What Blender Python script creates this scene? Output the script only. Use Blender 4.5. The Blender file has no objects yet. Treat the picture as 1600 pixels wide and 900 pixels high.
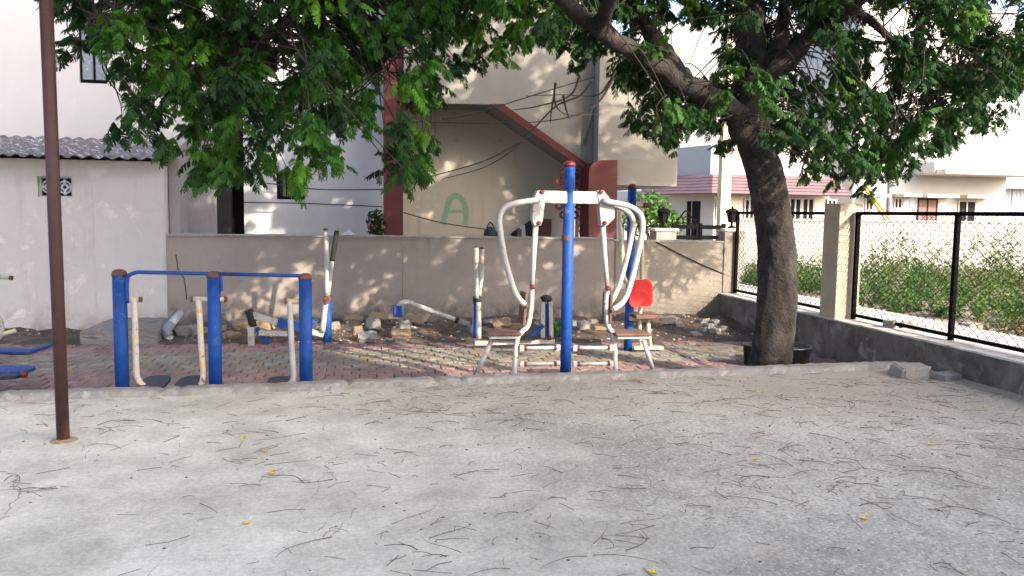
import bpy, bmesh, math, random
import numpy as np
from mathutils import Vector, Matrix, Euler

R_ = math.radians
random.seed(7)
rng = np.random.default_rng(11)
scene = bpy.context.scene
COL = scene.collection

# ------------------------------------------------------------------ camera
F = 1300.0                                    # focal length in pixels of the 1600 wide photograph
cam_d = bpy.data.cameras.new('camera')
cam_d.sensor_width = 36.0
cam_d.lens = 36.0 * F / 1600.0
cam_d.clip_end = 3000
cam_d.clip_start = 0.05
cam = bpy.data.objects.new('camera', cam_d)
COL.objects.link(cam)
CAM = Vector((0, 0, 1.5))
RM = Matrix.Rotation(R_(-10.5), 3, 'Z') @ Matrix.Rotation(R_(90 - 5.14), 3, 'X') @ Matrix.Rotation(R_(0.8), 3, 'Z')
cam.matrix_world = Matrix.Translation(CAM) @ RM.to_4x4()
scene.camera = cam

# ------------------------------------------------------------------ sky, sun, exposure
SUN_EL, SUN_AZ = 27.0, 145.0                  # azimuth measured from +Y towards +X: behind the camera, to the right
w = bpy.data.worlds.new('World')
scene.world = w
w.use_nodes = True
nt = w.node_tree
bg = nt.nodes['Background']
sky = nt.nodes.new('ShaderNodeTexSky')
sky.sky_type = 'NISHITA'
sky.sun_disc = False
sky.sun_elevation = R_(SUN_EL)
sky.sun_rotation = R_(SUN_AZ)
sky.air_density = 0.6
sky.dust_density = 3.5
sky.ozone_density = 1.0
nt.links.new(sky.outputs[0], bg.inputs[0])
bg.inputs[1].default_value = 0.15
sun_d = bpy.data.lights.new('sun', 'SUN')
sun_d.energy = 2.1
sun_d.angle = R_(0.55)
sun_d.color = (1.0, 0.88, 0.72)
sun = bpy.data.objects.new('sun', sun_d)
COL.objects.link(sun)
SUN = Vector((math.sin(R_(SUN_AZ)) * math.cos(R_(SUN_EL)), math.cos(R_(SUN_AZ)) * math.cos(R_(SUN_EL)), math.sin(R_(SUN_EL))))
sun.rotation_euler = SUN.to_track_quat('Z', 'Y').to_euler()
sun.location = (8, -10, 12)
vs = scene.view_settings
vs.view_transform = 'Standard'
vs.look = 'None'
vs.exposure = 2.6
vs.gamma = 1.0
vs.use_curve_mapping = False

# ------------------------------------------------------------------ measuring helpers
def ray(px, py):
    return RM @ Vector(((px - 800) / F, -(py - 450) / F, -1.0))
def at(px, py, v):                            # where the sight line meets the plane y = v
    d = ray(px, py)
    return CAM + d * (v / d.y)
def atz(px, py, z):
    d = ray(px, py)
    return CAM + d * ((z - CAM.z) / d.z)

# ------------------------------------------------------------------ materials
def new_mat(name):
    m = bpy.data.materials.new(name)
    m.use_nodes = True
    t = m.node_tree
    return m, t, t.nodes['Principled BSDF']
def mat(name, col, rough=0.85, var=0.18, scale=5.0, bump=0.25, bscale=60.0, stains=(), metal=0.0, rand=0.0, coat=0.0, attr=None, spec=0.4, dist=0.01, streak=None):
    """base colour broken up by two noises; stains = (colour, scale, threshold, softness, (z0, z1) or None)"""
    m, t, b = new_mat(name)
    N, L = t.nodes, t.links
    tc = N.new('ShaderNodeTexCoord')
    def noise(s, det=6, rgh=0.6, d=0.0):
        n = N.new('ShaderNodeTexNoise')
        n.inputs['Scale'].default_value = s
        n.inputs['Detail'].default_value = det
        n.inputs['Roughness'].default_value = rgh
        n.inputs['Distortion'].default_value = d
        L.new(tc.outputs['Object'], n.inputs['Vector'])
        return n
    def mr(src, a0, a1, b0, b1):
        r = N.new('ShaderNodeMapRange')
        r.inputs[1].default_value, r.inputs[2].default_value = a0, a1
        r.inputs[3].default_value, r.inputs[4].default_value = b0, b1
        L.new(src, r.inputs[0])
        return r.outputs[0]
    def mul(a, f):
        x = N.new('ShaderNodeMix'); x.data_type = 'RGBA'; x.blend_type = 'MULTIPLY'; x.inputs[0].default_value = 1
        L.new(a, x.inputs[6]); L.new(f, x.inputs[7])
        return x.outputs[2]
    if attr:
        a = N.new('ShaderNodeAttribute'); a.attribute_name = attr
        cur = a.outputs['Color']
    else:
        c = N.new('ShaderNodeRGB'); c.outputs[0].default_value = (*col, 1)
        cur = c.outputs[0]
    n1, n2 = noise(scale), noise(scale * 6.3, 5, 0.65)
    cur = mul(cur, mr(n1.outputs[0], 0.3, 0.7, 1 - var, 1 + var * 0.6))
    cur = mul(cur, mr(n2.outputs[0], 0.3, 0.7, 1 - var * 0.6, 1 + var * 0.4))
    if rand:
        oi = N.new('ShaderNodeObjectInfo')
        cur = mul(cur, mr(oi.outputs['Random'], 0, 1, 1 - rand, 1 + rand))
    geo = None
    for (sc, ss, th, so, zr) in stains:
        sn = noise(ss, 8, 0.68, 0.4)
        f = mr(sn.outputs[0], th - so, th + so, 0, 1)
        if zr:
            if geo is None:
                geo = N.new('ShaderNodeNewGeometry'); sx = N.new('ShaderNodeSeparateXYZ')
                L.new(geo.outputs['Position'], sx.inputs[0])
            # a splash line whose height wanders with a coarse noise
            ln = noise(ss * 0.35, 6, 0.7)
            ad = N.new('ShaderNodeMath'); ad.operation = 'MULTIPLY_ADD'
            L.new(ln.outputs[0], ad.inputs[0]); ad.inputs[1].default_value = -abs(zr[1] - zr[0]) * 1.6
            L.new(sx.outputs[2], ad.inputs[2])
            off = abs(zr[1] - zr[0]) * 0.8
            z = mr(ad.outputs[0], zr[0] - off, zr[1] - off, 1, 0)
            mm = N.new('ShaderNodeMath'); mm.operation = 'MULTIPLY'
            L.new(f, mm.inputs[0]); L.new(z, mm.inputs[1]); f = mm.outputs[0]
        x = N.new('ShaderNodeMix'); x.data_type = 'RGBA'
        L.new(f, x.inputs[0]); L.new(cur, x.inputs[6]); x.inputs[7].default_value = (*sc, 1)
        cur = x.outputs[2]
    if streak:                                # rain streaks: a noise stretched along z, broken by a second noise
        mp = N.new('ShaderNodeMapping'); mp.inputs['Scale'].default_value = (1, 1, 0.07); L.new(tc.outputs['Object'], mp.inputs[0])
        sn = N.new('ShaderNodeTexNoise'); sn.inputs['Scale'].default_value = 5.5; sn.inputs['Detail'].default_value = 5; sn.inputs['Roughness'].default_value = 0.7
        L.new(mp.outputs[0], sn.inputs['Vector'])
        f1, f2 = mr(sn.outputs[0], 0.54, 0.68, 0, 0.75), mr(noise(1.4, 5, 0.6).outputs[0], 0.42, 0.6, 0, 1)
        mm = N.new('ShaderNodeMath'); mm.operation = 'MULTIPLY'; L.new(f1, mm.inputs[0]); L.new(f2, mm.inputs[1])
        x = N.new('ShaderNodeMix'); x.data_type = 'RGBA'; L.new(mm.outputs[0], x.inputs[0]); L.new(cur, x.inputs[6]); x.inputs[7].default_value = (*streak, 1)
        cur = x.outputs[2]
    L.new(cur, b.inputs['Base Color'])
    b.inputs['Metallic'].default_value = metal
    b.inputs['Specular IOR Level'].default_value = spec
    L.new(mr(n2.outputs[0], 0.3, 0.7, max(rough - 0.1, 0.05), min(rough + 0.1, 1)), b.inputs['Roughness'])
    if coat: b.inputs['Coat Weight'].default_value = coat
    if bump:
        bn = noise(bscale, 8, 0.65)
        bb = N.new('ShaderNodeBump'); bb.inputs['Strength'].default_value = bump; bb.inputs['Distance'].default_value = dist
        L.new(bn.outputs[0], bb.inputs['Height']); L.new(bb.outputs[0], b.inputs['Normal'])
    return m

RUST = (0.14, 0.055, 0.025)
DIRT = (0.13, 0.095, 0.065)
MT = {}
MT['slab'] = None
MT['kerb'] = mat('kerb_cement', (0.235, 0.222, 0.195), var=0.3, scale=4, stains=[((0.19, 0.155, 0.115), 6, 0.58, 0.08, None), ((0.34, 0.32, 0.30), 5, 0.62, 0.06, None), ((0.08, 0.065, 0.05), 11, 0.70, 0.02, None)], bump=0.5, bscale=40)
MT['soil'] = mat('soil', (0.066, 0.046, 0.032), var=0.4, scale=5, bump=1.0, bscale=22, dist=0.03, stains=[((0.14, 0.10, 0.072), 3, 0.58, 0.1, None)])
MT['earth'] = mat('earth', (0.20, 0.155, 0.11), var=0.35, scale=1.2, bump=0.6, bscale=14)
MT['paver'] = mat('paver', (1, 1, 1), attr='tint', var=0.22, scale=7, bump=0.6, bscale=70, stains=[((0.135, 0.105, 0.08), 1.6, 0.58, 0.12, None)])
MT['wall_lilac'] = mat('lilac_cream_plaster', (0.435, 0.402, 0.372), var=0.07, scale=1.3, bump=0.35, bscale=26,
    stains=[((0.30, 0.25, 0.21), 5, 0.50, 0.12, (-0.15, 0.18)), ((0.55, 0.50, 0.45), 2.2, 0.62, 0.05, None), ((0.42, 0.36, 0.32), 9, 0.70, 0.03, None)], streak=(0.34, 0.30, 0.27))
MT['wall_buff'] = mat('buff_plaster', (0.25, 0.213, 0.184), var=0.10, scale=1.5, bump=0.35, bscale=24,
    stains=[((0.075, 0.06, 0.048), 6, 0.47, 0.12, (-0.1, 0.30)), ((0.27, 0.225, 0.178), 5, 0.60, 0.03, (0.05, 0.35)), ((0.15, 0.125, 0.105), 8, 0.69, 0.03, None)], streak=(0.20, 0.165, 0.135))
MT['wall_damp'] = mat('weathered_plaster', (0.225, 0.195, 0.158), var=0.14, scale=1.8, bump=0.4, bscale=24,
    stains=[((0.12, 0.10, 0.08), 5, 0.46, 0.14, (-0.1, 0.34)), ((0.20, 0.17, 0.145), 4, 0.60, 0.08, None)], streak=(0.15, 0.125, 0.10))
MT['wall_low'] = mat('bare_cement_render', (0.158, 0.138, 0.117), var=0.28, scale=2.2, bump=0.5, bscale=22,
    stains=[((0.075, 0.062, 0.052), 2.5, 0.53, 0.10, None), ((0.24, 0.21, 0.18), 3.5, 0.62, 0.06, None)], streak=(0.09, 0.075, 0.06))
MT['coping'] = mat('cement_coping', (0.50, 0.46, 0.40), var=0.2, scale=4, bump=0.5, bscale=30, stains=[((0.28, 0.24, 0.20), 6, 0.6, 0.07, None)])
MT['pillar'] = mat('cream_cement_pillar', (0.37, 0.31, 0.225), var=0.12, scale=3, bump=0.4, bscale=26, stains=[((0.28, 0.23, 0.18), 4, 0.62, 0.06, None)])
MT['white_wall'] = mat('white_limewash', (0.33, 0.32, 0.305), var=0.05, scale=0.8, bump=0.2, bscale=20, stains=[((0.36, 0.34, 0.32), 1.6, 0.66, 0.06, None)])
MT['lot_wall'] = mat('dusty_whitewash', (0.225, 0.218, 0.205), var=0.06, scale=0.8, bump=0.2, bscale=20, stains=[((0.20, 0.19, 0.175), 1.6, 0.62, 0.06, None)], streak=(0.21, 0.20, 0.185))
MT['house_white'] = mat('off_white_distemper', (0.375, 0.362, 0.345), var=0.05, scale=0.8, bump=0.2, bscale=20, stains=[((0.44, 0.42, 0.40), 1.6, 0.66, 0.06, None)], streak=(0.40, 0.38, 0.365))
MT['pale_wall'] = mat('pale_bluish_plaster', (0.38, 0.385, 0.39), var=0.07, scale=1.0, bump=0.2, bscale=20, stains=[((0.39, 0.37, 0.345), 2, 0.64, 0.08, None)], streak=(0.42, 0.41, 0.40))
MT['beige'] = mat('beige_plaster', (0.355, 0.315, 0.25), var=0.06, scale=1.0, bump=0.2, bscale=20, stains=[((0.26, 0.225, 0.175), 3, 0.68, 0.05, None)], streak=(0.27, 0.232, 0.18))
MT['parapet'] = mat('shaded_grey_beige_plaster', (0.21, 0.195, 0.162), var=0.08, scale=1.0, bump=0.2, bscale=20, stains=[((0.20, 0.18, 0.15), 3, 0.66, 0.05, None)], streak=(0.19, 0.17, 0.14))  # grey-beige plaster, darkened in colour to stand for the crown's shade
MT['grey_wall'] = mat('grey_cement_wall', (0.24, 0.225, 0.225), var=0.12, scale=2, bump=0.35, bscale=24, stains=[((0.38, 0.36, 0.34), 7, 0.70, 0.03, None)], streak=(0.16, 0.15, 0.145))
MT['red_paint'] = mat('red_oxide_paint', (0.085, 0.012, 0.012), rough=0.6, var=0.15, scale=3, bump=0.15)
MT['asbestos'] = mat('asbestos_sheet', (0.085, 0.083, 0.092), var=0.25, scale=4, bump=0.4, bscale=50, stains=[((0.40, 0.39, 0.41), 11, 0.585, 0.05, None)])
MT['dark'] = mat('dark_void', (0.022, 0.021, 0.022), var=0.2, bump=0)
MT['glass'] = mat('dark_window_glass', (0.03, 0.035, 0.045), rough=0.15, var=0.1, bump=0, spec=0.6)
MT['grey_glass'] = mat('grey_window_glass', (0.11, 0.115, 0.14), rough=0.25, var=0.25, scale=3, bump=0, spec=0.6)
MT['far_dark'] = mat('deep_dark_window', (0.006, 0.006, 0.008), rough=0.7, var=0.2, bump=0, spec=0.1)
MT['far_brown'] = mat('dark_brown_shutter', (0.028, 0.011, 0.009), rough=0.8, var=0.2, bump=0, spec=0.1)
MT['brown_door'] = mat('brown_wood', (0.10, 0.045, 0.035), rough=0.6, var=0.2, scale=6, bump=0.2)
MT['black_iron'] = mat('black_iron', (0.004, 0.004, 0.004), rough=0.85, var=0.2, bump=0, spec=0.04)
MT['blue_paint'] = mat('blue_enamel', (0.006, 0.046, 0.20), rough=0.6, var=0.22, scale=7, bump=0.12, bscale=90, spec=0.25,
    stains=[((0.055, 0.032, 0.028), 16, 0.63, 0.02, None), ((0.10, 0.13, 0.20), 9, 0.66, 0.05, None), ((0.015, 0.065, 0.25), 4, 0.6, 0.1, None)])
MT['white_paint'] = mat('white_enamel', (0.345, 0.335, 0.315), rough=0.5, var=0.12, scale=9, bump=0.15, bscale=80,
    stains=[((0.31, 0.28, 0.235), 7, 0.60, 0.08, None), (RUST, 22, 0.63, 0.02, None), ((0.05, 0.04, 0.035), 30, 0.68, 0.015, None), ((0.22, 0.12, 0.06), 5, 0.64, 0.06, None)])
MT['cream_paint'] = mat('yellowed_enamel', (0.46, 0.40, 0.28), rough=0.5, var=0.14, scale=9, bump=0.15, bscale=80, stains=[((0.30, 0.16, 0.07), 16, 0.63, 0.03, None)])
MT['rusty_white'] = mat('rusting_white_enamel', (0.44, 0.41, 0.34), rough=0.55, var=0.15, scale=9, bump=0.2, bscale=80,
    stains=[((0.50, 0.30, 0.12), 9, 0.56, 0.06, None), (RUST, 14, 0.62, 0.03, None)])
MT['red_cap'] = mat('red_plastic_cap', (0.115, 0.010, 0.011), rough=0.45, var=0.2, bump=0.05)
MT['red_seat'] = mat('red_plastic_seat', (0.50, 0.018, 0.016), rough=0.45, var=0.1, bump=0.05)
MT['rust_cap'] = mat('rusty_cap', (0.12, 0.050, 0.038), rough=0.75, var=0.35, scale=14, bump=0.4, bscale=60)
MT['rust_plate'] = mat('rusted_plate', (0.115, 0.058, 0.042), rough=0.8, var=0.35, scale=9, bump=0.4, bscale=60, stains=[((0.05, 0.028, 0.022), 12, 0.6, 0.06, None)])
MT['pole'] = mat('red_oxide_pole', (0.046, 0.019, 0.017), rough=0.7, var=0.22, scale=5, bump=0.25, bscale=60, stains=[((0.24, 0.12, 0.05), 7, 0.52, 0.1, (0.0, 0.16)), ((0.085, 0.036, 0.024), 5, 0.62, 0.06, None)])
MT['foot_blue'] = mat('dark_blue_plate', (0.007, 0.012, 0.032), rough=0.6, var=0.3, scale=10, bump=0.3, stains=[((0.04, 0.023, 0.018), 9, 0.57, 0.07, None)])
MT['black_rubber'] = mat('black_rubber', (0.014, 0.013, 0.013), rough=0.75, var=0.3, bump=0.3)
MT['pvc'] = mat('grey_pvc', (0.42, 0.43, 0.44), rough=0.5, var=0.15, bump=0.1, stains=[((0.25, 0.22, 0.18), 8, 0.58, 0.08, None)])
MT['stone_grey'] = mat('grey_paver_stone', (0.20, 0.19, 0.18), var=0.28, scale=9, bump=0.8, bscale=45, rand=0.18, stains=[((0.18, 0.14, 0.10), 8, 0.58, 0.08, None)])
MT['stone_ochre'] = mat('ochre_paver_stone', (0.26, 0.185, 0.105), var=0.28, scale=9, bump=0.8, bscale=45, rand=0.18, stains=[((0.20, 0.14, 0.09), 8, 0.6, 0.08, None)])
MT['stone_pale'] = mat('pale_stone', (0.29, 0.26, 0.22), var=0.25, scale=9, bump=0.8, bscale=45, rand=0.12, stains=[((0.26, 0.21, 0.15), 8, 0.6, 0.08, None)])
MT['concrete'] = mat('rough_concrete', (0.19, 0.18, 0.17), var=0.3, scale=5, bump=0.9, bscale=30, dist=0.02, stains=[((0.15, 0.125, 0.10), 4, 0.55, 0.1, None)])
MT['bark'] = mat('bark', (0.026, 0.0205, 0.017), rough=0.95, var=0.35, scale=4, bump=1.0, bscale=26, dist=0.03, stains=[((0.009, 0.007, 0.006), 5, 0.54, 0.08, None), ((0.05, 0.041, 0.035), 6, 0.62, 0.06, None), ((0.006, 0.005, 0.004), 14, 0.68, 0.03, None)])
MT['twig_bark'] = mat('twig_bark', (0.034, 0.024, 0.018), var=0.3, bump=0)
MT['twig'] = mat('brown_twig', (0.13, 0.085, 0.058), var=0.3, bump=0, rand=0.35)
MT['petal'] = mat('yellow_petal', (0.70, 0.48, 0.02), var=0.2, bump=0)
MT['cable'] = mat('black_cable', (0.02, 0.02, 0.02), var=0.1, bump=0)
MT['tile_mauve'] = mat('mauve_roof_tile', (0.125, 0.076, 0.085), var=0.18, scale=3, bump=0.3)
MT['cream_wall'] = mat('cream_house_plaster', (0.50, 0.46, 0.385), var=0.06, scale=1, bump=0.1)
MT['brick'] = mat('brick_red', (0.30, 0.14, 0.095), var=0.2, scale=6, bump=0.4)
MT['bamboo'] = mat('bamboo', (0.44, 0.27, 0.085), var=0.2, scale=6, bump=0.1)
MT['green_paint'] = mat('faded_green_paint', (0.185, 0.265, 0.175), var=0.15, scale=10, bump=0)
MT['green_faint'] = mat('very_faded_green_paint', (0.34, 0.36, 0.30), var=0.15, scale=10, bump=0)
MT['cloth'] = mat('dark_blue_cloth', (0.018, 0.02, 0.035), var=0.3, bump=0.4, bscale=20)
MT['pink'] = mat('pink_flower', (0.42, 0.13, 0.13), var=0.2, bump=0)
MT['blue_house'] = mat('blue_grey_plaster', (0.30, 0.345, 0.41), var=0.06, scale=1, bump=0.1)
MT['path'] = mat('pale_concrete_path', (0.40, 0.385, 0.36), var=0.15, scale=2, bump=0.3, stains=[((0.3, 0.25, 0.2), 3, 0.6, 0.08, None)])
MT['tub'] = mat('black_plastic_tub', (0.014, 0.016, 0.02), rough=0.45, var=0.2, bump=0.05)

def leaf_mat(name, trans=0.35):
    m, t, b = new_mat(name)
    N, L = t.nodes, t.links
    a = N.new('ShaderNodeAttribute'); a.attribute_name = 'tint'
    tr = N.new('ShaderNodeBsdfTranslucent')
    mul = N.new('ShaderNodeMix'); mul.data_type = 'RGBA'; mul.blend_type = 'MULTIPLY'; mul.inputs[0].default_value = 1
    mul.inputs[7].default_value = (1.25, 1.35, 0.55, 1)
    L.new(a.outputs['Color'], mul.inputs[6])
    L.new(mul.outputs[2], tr.inputs['Color'])
    L.new(a.outputs['Color'], b.inputs['Base Color'])
    b.inputs['Roughness'].default_value = 0.65
    b.inputs['Specular IOR Level'].default_value = 0.15
    mx = N.new('ShaderNodeMixShader'); mx.inputs[0].default_value = trans
    L.new(b.outputs[0], mx.inputs[1]); L.new(tr.outputs[0], mx.inputs[2])
    L.new(mx.outputs[0], N['Material Output'].inputs[0])
    return m
MT['leaf'] = leaf_mat('feathery_leaf', 0.36)

def slab_mat():
    m, t, b = new_mat('cement_court')
    N, L = t.nodes, t.links
    tc = N.new('ShaderNodeTexCoord')
    def noise(s, det, rgh, d=0.0):
        n = N.new('ShaderNodeTexNoise')
        n.inputs['Scale'].default_value = s; n.inputs['Detail'].default_value = det
        n.inputs['Roughness'].default_value = rgh; n.inputs['Distortion'].default_value = d
        L.new(tc.outputs['Object'], n.inputs['Vector']); return n.outputs[0]
    def ramp(src, stops):
        r = N.new('ShaderNodeValToRGB'); e = r.color_ramp.elements
        e[0].position, e[0].color = stops[0][0], (*stops[0][1], 1)
        e[1].position, e[1].color = stops[-1][0], (*stops[-1][1], 1)
        for p, c in stops[1:-1]:
            x = e.new(p); x.color = (*c, 1)
        L.new(src, r.inputs[0]); return r.outputs[0]
    def mix(a, bb, f=None, k=1.0, mode='MULTIPLY'):
        x = N.new('ShaderNodeMix'); x.data_type = 'RGBA'; x.blend_type = mode; x.inputs[0].default_value = k
        if f is not None: L.new(f, x.inputs[0])
        L.new(a, x.inputs[6])
        if isinstance(bb, tuple): x.inputs[7].default_value = (*bb, 1)
        else: L.new(bb, x.inputs[7])
        return x.outputs[2]
    c = ramp(noise(0.55, 7, 0.62, 0.5), [(0.32, (0.36, 0.336, 0.265)), (0.5, (0.515, 0.482, 0.388)), (0.66, (0.62, 0.585, 0.48))])
    c = mix(c, ramp(noise(3.2, 8, 0.7), [(0.3, (0.74, 0.735, 0.725)), (0.7, (1.16, 1.15, 1.14))]))
    c = mix(c, ramp(noise(34, 6, 0.75), [(0.34, (0.78, 0.78, 0.78)), (0.66, (1.12, 1.12, 1.12))]))
    g = N.new('ShaderNodeMapRange'); g.inputs[1].default_value, g.inputs[2].default_value = 0.60, 0.68
    L.new(noise(150, 3, 0.6), g.inputs[0])
    c = mix(c, (0.16, 0.155, 0.15), g.outputs[0], mode='MIX')
    # the worn right and far part, where the skin is gone and the gravel shows
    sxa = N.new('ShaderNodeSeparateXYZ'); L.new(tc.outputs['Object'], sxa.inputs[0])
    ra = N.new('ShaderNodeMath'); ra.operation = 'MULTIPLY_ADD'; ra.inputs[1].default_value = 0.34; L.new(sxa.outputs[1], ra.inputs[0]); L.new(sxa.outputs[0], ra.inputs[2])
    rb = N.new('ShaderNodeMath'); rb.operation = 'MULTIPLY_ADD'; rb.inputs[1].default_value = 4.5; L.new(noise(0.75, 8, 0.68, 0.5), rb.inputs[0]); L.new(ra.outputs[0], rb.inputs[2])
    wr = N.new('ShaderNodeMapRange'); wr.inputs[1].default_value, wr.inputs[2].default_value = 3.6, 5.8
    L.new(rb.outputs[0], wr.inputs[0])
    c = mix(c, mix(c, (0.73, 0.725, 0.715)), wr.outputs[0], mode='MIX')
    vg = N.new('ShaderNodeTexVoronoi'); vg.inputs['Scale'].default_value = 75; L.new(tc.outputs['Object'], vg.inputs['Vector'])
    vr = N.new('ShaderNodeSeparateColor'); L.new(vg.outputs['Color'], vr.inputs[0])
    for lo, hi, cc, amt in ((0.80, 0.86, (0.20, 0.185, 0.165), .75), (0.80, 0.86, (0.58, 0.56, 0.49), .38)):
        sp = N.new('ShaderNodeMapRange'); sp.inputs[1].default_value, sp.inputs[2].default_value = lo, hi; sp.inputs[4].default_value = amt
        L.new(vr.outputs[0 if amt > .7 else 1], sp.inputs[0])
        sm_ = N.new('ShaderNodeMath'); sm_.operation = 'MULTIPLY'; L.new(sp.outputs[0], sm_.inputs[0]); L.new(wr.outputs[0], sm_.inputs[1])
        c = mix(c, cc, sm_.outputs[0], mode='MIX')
    g2 = N.new('ShaderNodeMapRange'); g2.inputs[1].default_value, g2.inputs[2].default_value = 0.62, 0.72; g2.inputs[4].default_value = 0.55
    L.new(noise(1.1, 8, 0.7, 1.0), g2.inputs[0])
    c = mix(c, (0.66, 0.63, 0.535), g2.outputs[0], mode='MIX')
    g3 = N.new('ShaderNodeMapRange'); g3.inputs[1].default_value, g3.inputs[2].default_value = 0.63, 0.74; g3.inputs[4].default_value = 0.4
    L.new(noise(0.9, 6, 0.65, 0.3), g3.inputs[0])
    c = mix(c, (0.42, 0.29, 0.225), g3.outputs[0], mode='MIX')
    # hairline cracks: edges of large warped cells, broken up by a noise
    wv = N.new('ShaderNodeMix'); wv.data_type = 'RGBA'; wv.blend_type = 'ADD'; wv.inputs[0].default_value = 0.35
    wn = N.new('ShaderNodeTexNoise'); wn.inputs['Scale'].default_value = 1.6; wn.inputs['Detail'].default_value = 6
    L.new(tc.outputs['Object'], wn.inputs['Vector']); L.new(tc.outputs['Object'], wv.inputs[6]); L.new(wn.outputs['Color'], wv.inputs[7])
    vo = N.new('ShaderNodeTexVoronoi'); vo.feature = 'DISTANCE_TO_EDGE'; vo.inputs['Scale'].default_value = 0.42
    L.new(wv.outputs[2], vo.inputs['Vector'])
    cr = N.new('ShaderNodeMapRange'); cr.inputs[1].default_value, cr.inputs[2].default_value = 0.0007, 0.0018; cr.inputs[3].default_value, cr.inputs[4].default_value = 1, 0
    L.new(vo.outputs['Distance'], cr.inputs[0])
    gate = N.new('ShaderNodeMapRange'); gate.inputs[1].default_value, gate.inputs[2].default_value = 0.50, 0.60; gate.inputs[4].default_value = 0.7
    L.new(noise(0.8, 4, 0.6), gate.inputs[0])
    cm = N.new('ShaderNodeMath'); cm.operation = 'MULTIPLY'; L.new(cr.outputs[0], cm.inputs[0]); L.new(gate.outputs[0], cm.inputs[1])
    c = mix(c, (0.13, 0.115, 0.10), cm.outputs[0], mode='MIX')
    # ragged drifted dust towards the kerb; its rightward darkening paints in tree shade
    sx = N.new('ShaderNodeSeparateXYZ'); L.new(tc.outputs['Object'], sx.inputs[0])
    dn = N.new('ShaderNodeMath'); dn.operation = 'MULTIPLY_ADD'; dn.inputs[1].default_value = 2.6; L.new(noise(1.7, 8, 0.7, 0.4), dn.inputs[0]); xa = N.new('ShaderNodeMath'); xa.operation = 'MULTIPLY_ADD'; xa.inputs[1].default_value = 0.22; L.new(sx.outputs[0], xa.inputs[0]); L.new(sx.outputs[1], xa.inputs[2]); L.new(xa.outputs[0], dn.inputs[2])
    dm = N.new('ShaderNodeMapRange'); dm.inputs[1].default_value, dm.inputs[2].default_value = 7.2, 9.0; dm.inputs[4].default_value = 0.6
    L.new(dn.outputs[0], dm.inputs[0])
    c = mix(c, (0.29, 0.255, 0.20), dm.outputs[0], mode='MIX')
    L.new(c, b.inputs['Base Color'])
    b.inputs['Roughness'].default_value = 0.9
    b.inputs['Specular IOR Level'].default_value = 0.25
    bb = N.new('ShaderNodeBump'); bb.inputs['Strength'].default_value = 0.55; bb.inputs['Distance'].default_value = 0.008
    L.new(noise(70, 8, 0.7), bb.inputs['Height']); L.new(bb.outputs[0], b.inputs['Normal'])
    return m
MT['slab'] = slab_mat()

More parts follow.
